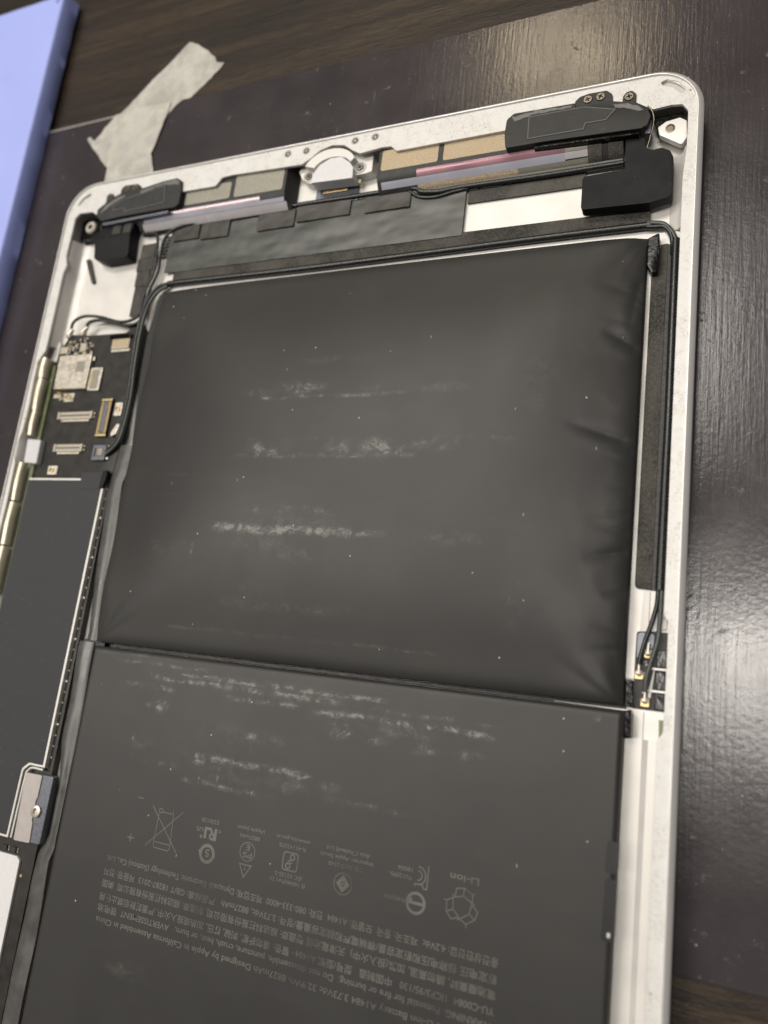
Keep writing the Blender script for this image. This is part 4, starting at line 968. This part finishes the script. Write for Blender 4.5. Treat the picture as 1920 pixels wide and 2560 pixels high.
for x, y, sx, sy in ((13.6, -64.3, 1.7, 1.2), (31.7, -68.2, 1.2, 1.8), (13.3, -84.6, 1.6, 1.2)):
    prism('coax_socket', rect(x - sx, x + sx, y - sy, y + sy), 3.0, 3.25, 'tin', pcb, r=0.2, bev=0.05)
    lathe('socket_pin', (x, y, 3.25), [(0.62, 0), (0.6, 0.35), (0.4, 0.38), (0.35, 0.1), (0.15, 0.1), (0.12, 0.3), (0.01, 0.3)], 'gold_contact', pcb, 16)
prism('coax_plug', [(33.0, -72.3), (33.9, -72.6), (33.2, -75.2), (31.6, -76.0), (31.4, -74.8)], 3.2, 4.0, 'tin', pcb, r=0.4, bev=0.15)
bk = prism('cable_connector', rect(26.6, 30.8, -82.1, -78.0), 3.0, 3.9, 'slate_metal', pcb, r=0.2, bev=0.12)
prism('connector_slot', rect(27.3, 27.7, -81.2, -78.9), 3.9, 3.93, 'black_satin', pcb, bev=0)
prism('connector_core', rect(28.3, 30.2, -81.0, -79.0), 3.9, 4.05, 'slate_metal', pcb, bev=0.08)
for k in range(4): prism('contact', rect(28.6, 29.9, -80.75 + k * .45, -80.55 + k * .45), 4.05, 4.1, 'gold_contact', pcb, bev=0)
for x, y in ((31.0, -78.3), (31.0, -81.5)): prism('solder_pad', rect(x, x + .8, y - .3, y + .3), 3.0, 3.5, 'tin', pcb, bev=0.08)
# antenna plugs and small parts at the head of the board
for x, y, dx, dy in ((8.9, -46.0, 1.2, 1.6), (13.9, -45.6, 1.4, 1.5)):
    lathe('coax_plug', (x, y, 3.0), [(1.05, 0), (1.05, 0.7), (0.8, 0.95), (0.01, 1.0)], 'tin', pcb, 18)
    tube('crimp', [(x, y, 3.6), (x + dx * .6, y + dy * .6, 3.6), (x + dx, y + dy, 3.5)], lambda t_: 0.75 - 0.25 * t_, 'tin', pcb, 10)
random.seed(5)
for x, y, sx, sy, m_ in ((8.4, -50.5, 1.4, 1.0, 'cream_plastic'), (15.2, -50.0, 1.1, 1.2, 'cream_plastic'), (19.9, -53.6, .35, .6, 'tin'), (9.6, -64.0, 1.3, .5, 'cream_plastic')):
    prism('chip', rect(x - sx, x + sx, y - sy, y + sy), 3.0, 3.6, m_, pcb, bev=0.1)
for k in range(84):
    if k < 62: x = 9.4 + random.random() * 9.0; y = -47.0 - random.random() * 4.9
    else: x = 8.3 + random.random() * 7; y = -62.9 - random.random() * 2.0
    a = random.random() < .5; sx, sy = (.34, .2) if a else (.2, .34)
    prism('capacitor', rect(x - sx, x + sx, y - sy, y + sy), 3.0, 3.35, random.choice(['tin', 'tin', 'cream_plastic', 'gold_contact', 'black_gloss', 'slate_metal']), pcb, bev=0.05)

# large shield: bright frame and dark film
SH = [(6.7, -87.0), (32.9, -87.0), (32.3, -156.9), (27.6, -156.9, 1.2), (25.9, -158.3, 1.0), (25.4, -173.4), (6.5, -173.4)]
shl = prism('board_shield', SH, 3.0, 4.15, 'aluminium_inner', tab, bev=0.1)
prism('shield_film', [(6.8, -87.55), (32.25, -87.55), (31.65, -156.4), (27.3, -156.4, 1.2), (25.4, -158.0, 1.0), (24.9, -172.9), (6.6, -172.9)], 4.15, 4.27, 'shield_film', shl, bev=0.04)
prism('tape_tab', [(25.0, -85.4), (32.2, -85.6), (31.9, -89.8), (25.2, -90.0)], 4.27, 4.36, 'shield_film', shl, bev=0.03)
prism('black_pad', [(32.1, -85.0), (33.6, -85.0), (33.5, -87.6), (32.9, -89.6), (31.8, -89.6)], 3.6, 4.6, 'black_satin', shl, bev=0.1)
bm = bmesh.new(); bmesh.ops.create_icosphere(bm, subdivisions=2, radius=0.42 * S); PADB = bpy.data.meshes.new('solder_ball'); bm.to_mesh(PADB); bm.free(); PADB.shade_smooth(); PADB.materials.append(MT['tin'])
for k in range(27):
    y = -89.5 - k * 2.5; x = 33.25 - 0.55 * (-y - 87) / 70
    o = put('solder_ball', PADB, x, y, 3.05, shl); sc0 = 1.0 if k % 4 == 3 else 0.55; o.scale = (sc0, sc0, sc0)

# screwed bracket at the lower left
br = prism('bracket', [(27.9, -158.5), (36.2, -158.2), (36.0, -173.0), (28.2, -173.3)], 3.0, 4.75, 'slate_metal', tab, r=0.6, bev=0.2)
prism('bracket_plate', [(27.9, -158.5), (33.0, -158.4), (32.9, -163.5), (32.6, -163.8), (32.6, -168.4), (32.9, -168.7), (33.2, -173.1), (28.2, -173.3)], 4.75, 5.05, 'bracket_plate', br, r=0.5, bev=0.1)
lathe('screw_boss', (33.3, -166.2, 4.75), [(1.35, 0), (1.35, 0.5), (1.15, 0.6), (0.75, 0.6), (0.7, 0.1), (0.01, 0.1)], 'tin', br, 24)
tube('bracket_edge', [(26.4, -173.2, 4.0), (26.9, -160.0, 4.0), (27.4, -158.2, 4.0), (28.6, -157.4, 4.0), (32.0, -157.4, 4.0)], 0.28, 'aluminium_inner', br, 8)
for x in (24.4, 27.2):
    prism('chip', rect(x - .8, x + .8, -176.4, -175.2), 3.0, 3.6, 'black_plastic', pcb, bev=0.08)
    for k in range(3): prism('solder_pad', rect(x + .9, x + 1.25, -176.3 + k * .4, -176.1 + k * .4), 3.0, 3.2, 'tin', pcb, bev=0)
prism('white_cover', [(8, -177.0), (28.8, -176.9, .8), (29.9, -177.7, .6), (29.8, -236), (8, -236)], 3.0, 3.6, 'white_plastic', tab, r=0.0, bev=0.12)
prism('gold_pad', rect(30.4, 31.0, -181.1, -180.5), 3.0, 3.1, 'gold_contact', pcb, bev=0)

# gold side springs and green strip by the left wall
gs = prism('green_strip', [(4.6, -54.5), (5.9, -54.5), (6.3, -125), (5.1, -125)], 1.4, 3.0, 'green_board', tab, bev=0.08)
def spring(y0, y1, x, r0, r1):
    x += 0.5; r0 += .25; r1 += .25
    tube('gold_spring', [(x, y0, 4.1), (x, (y0 + y1) / 2, 4.3), (x, y1, 4.1)], lambda t_: r0 + (r1 - r0) * t_, 'brass', gs, 14)
spring(-53.2, -58.8, 2.9, 1.25, 1.15); spring(-59.2, -68.0, 3.1, 1.2, 1.0); spring(-68.2, -75.2, 3.3, .95, .8)
spring(-83.0, -93.3, 2.7, .95, .9); spring(-93.8, -105.2, 2.7, 1.0, .95); spring(-105.7, -118, 2.7, 1.0, 1.0)
prism('white_block', [(3.2, -76.2), (8.2, -76.6), (8.4, -83.2), (3.7, -82.8)], 2.0, 4.5, 'white_fabric', tab, r=0.5, bev=0.25)
prism('wall_wedge', [(5.4, -47.4), (6.2, -48.5), (6.0, -53.6), (3.4, -53.2), (4.2, -50)], 1.4, 3.2, 'aluminium_inner', tab, bev=0.1)

# cables on the left
tube('antenna_cable', [(9.4, -44.8, 3.6), (10.0, -42.4, 3.9), (13.2, -40.9, 3.8), (18.7, -41.3, 3.4), (25.0, -43.0, 3.0), (28.9, -43.0, 2.8), (31.8, -41.6, 2.8), (32.2, -38.3, 2.8), (32.4, -34.2, 2.8), (34.0, -29.2, 2.8), (33.9, -24.5, 2.8), (32.9, -18.9, 2.8), (31.0, -17.2, 2.8), (27.4, -17.0, 2.8)], 0.42, 'cable_jacket', tab)
tube('antenna_cable', [(14.8, -44.4, 3.6), (15.8, -42.9, 3.8), (19.0, -42.4, 3.6), (23.1, -43.1, 3.1), (28.4, -44.3, 2.8), (32.4, -43.4, 2.8), (33.2, -38.3, 2.9), (34.0, -34.2, 2.9), (35.5, -29.3, 2.9), (35.2, -24.6, 2.9), (35.4, -20.2, 2.9), (37.1, -17.6, 2.8), (42, -16.3, 2.8), (52, -16.0, 2.6), (60.5, -15.6, 2.5)], 0.45, 'cable_jacket', tab)
tube('antenna_cable', [(39.4, -33.2, 2.6), (36.6, -34.2, 3.0), (34.6, -37.5, 3.4), (33.9, -42.2, 3.8), (33.8, -48, 4.0), (34.3, -57.4, 4.0), (35.0, -65.0, 4.0), (34.8, -72.0, 4.0), (33.9, -76.8, 4.0), (31.0, -79.9, 3.8)], 0.5, 'cable_jacket', tab)
tube('antenna_cable', [(39.4, -33.9, 2.5), (37.2, -35.0, 2.8), (35.4, -38.0, 3.2), (34.7, -42.2, 3.6), (34.6, -48, 3.8), (35.1, -57.4, 3.9), (35.8, -65.0, 3.9), (35.5, -72.4, 3.9), (34.4, -77.6, 3.9), (31.0, -80.6, 3.7)], 0.5, 'cable_grey', tab)
for i, (x0, x1, y0, y1) in enumerate([(27.2, 32.0, -24.0, -19.8), (26.8, 32.4, -27.8, -24.1), (27.2, 31.6, -32.4, -27.9), (27.6, 30.6, -41.2, -32.6)]):
    sheet('flex_cover', x0, x1, y0, y1, 1.9, 0.06, 'woven_fabric' if i < 1 else 'black_tape', tab, 8, 8, 0.3, 0.3, seed=40 + i, th=0.4)
prism('black_liner', [(28.5, -44.0), (33.5, -44.0), (33.8, -46.5), (29, -46.4)], 1.4, 2.2, 'black_tape', tab, bev=0.1)
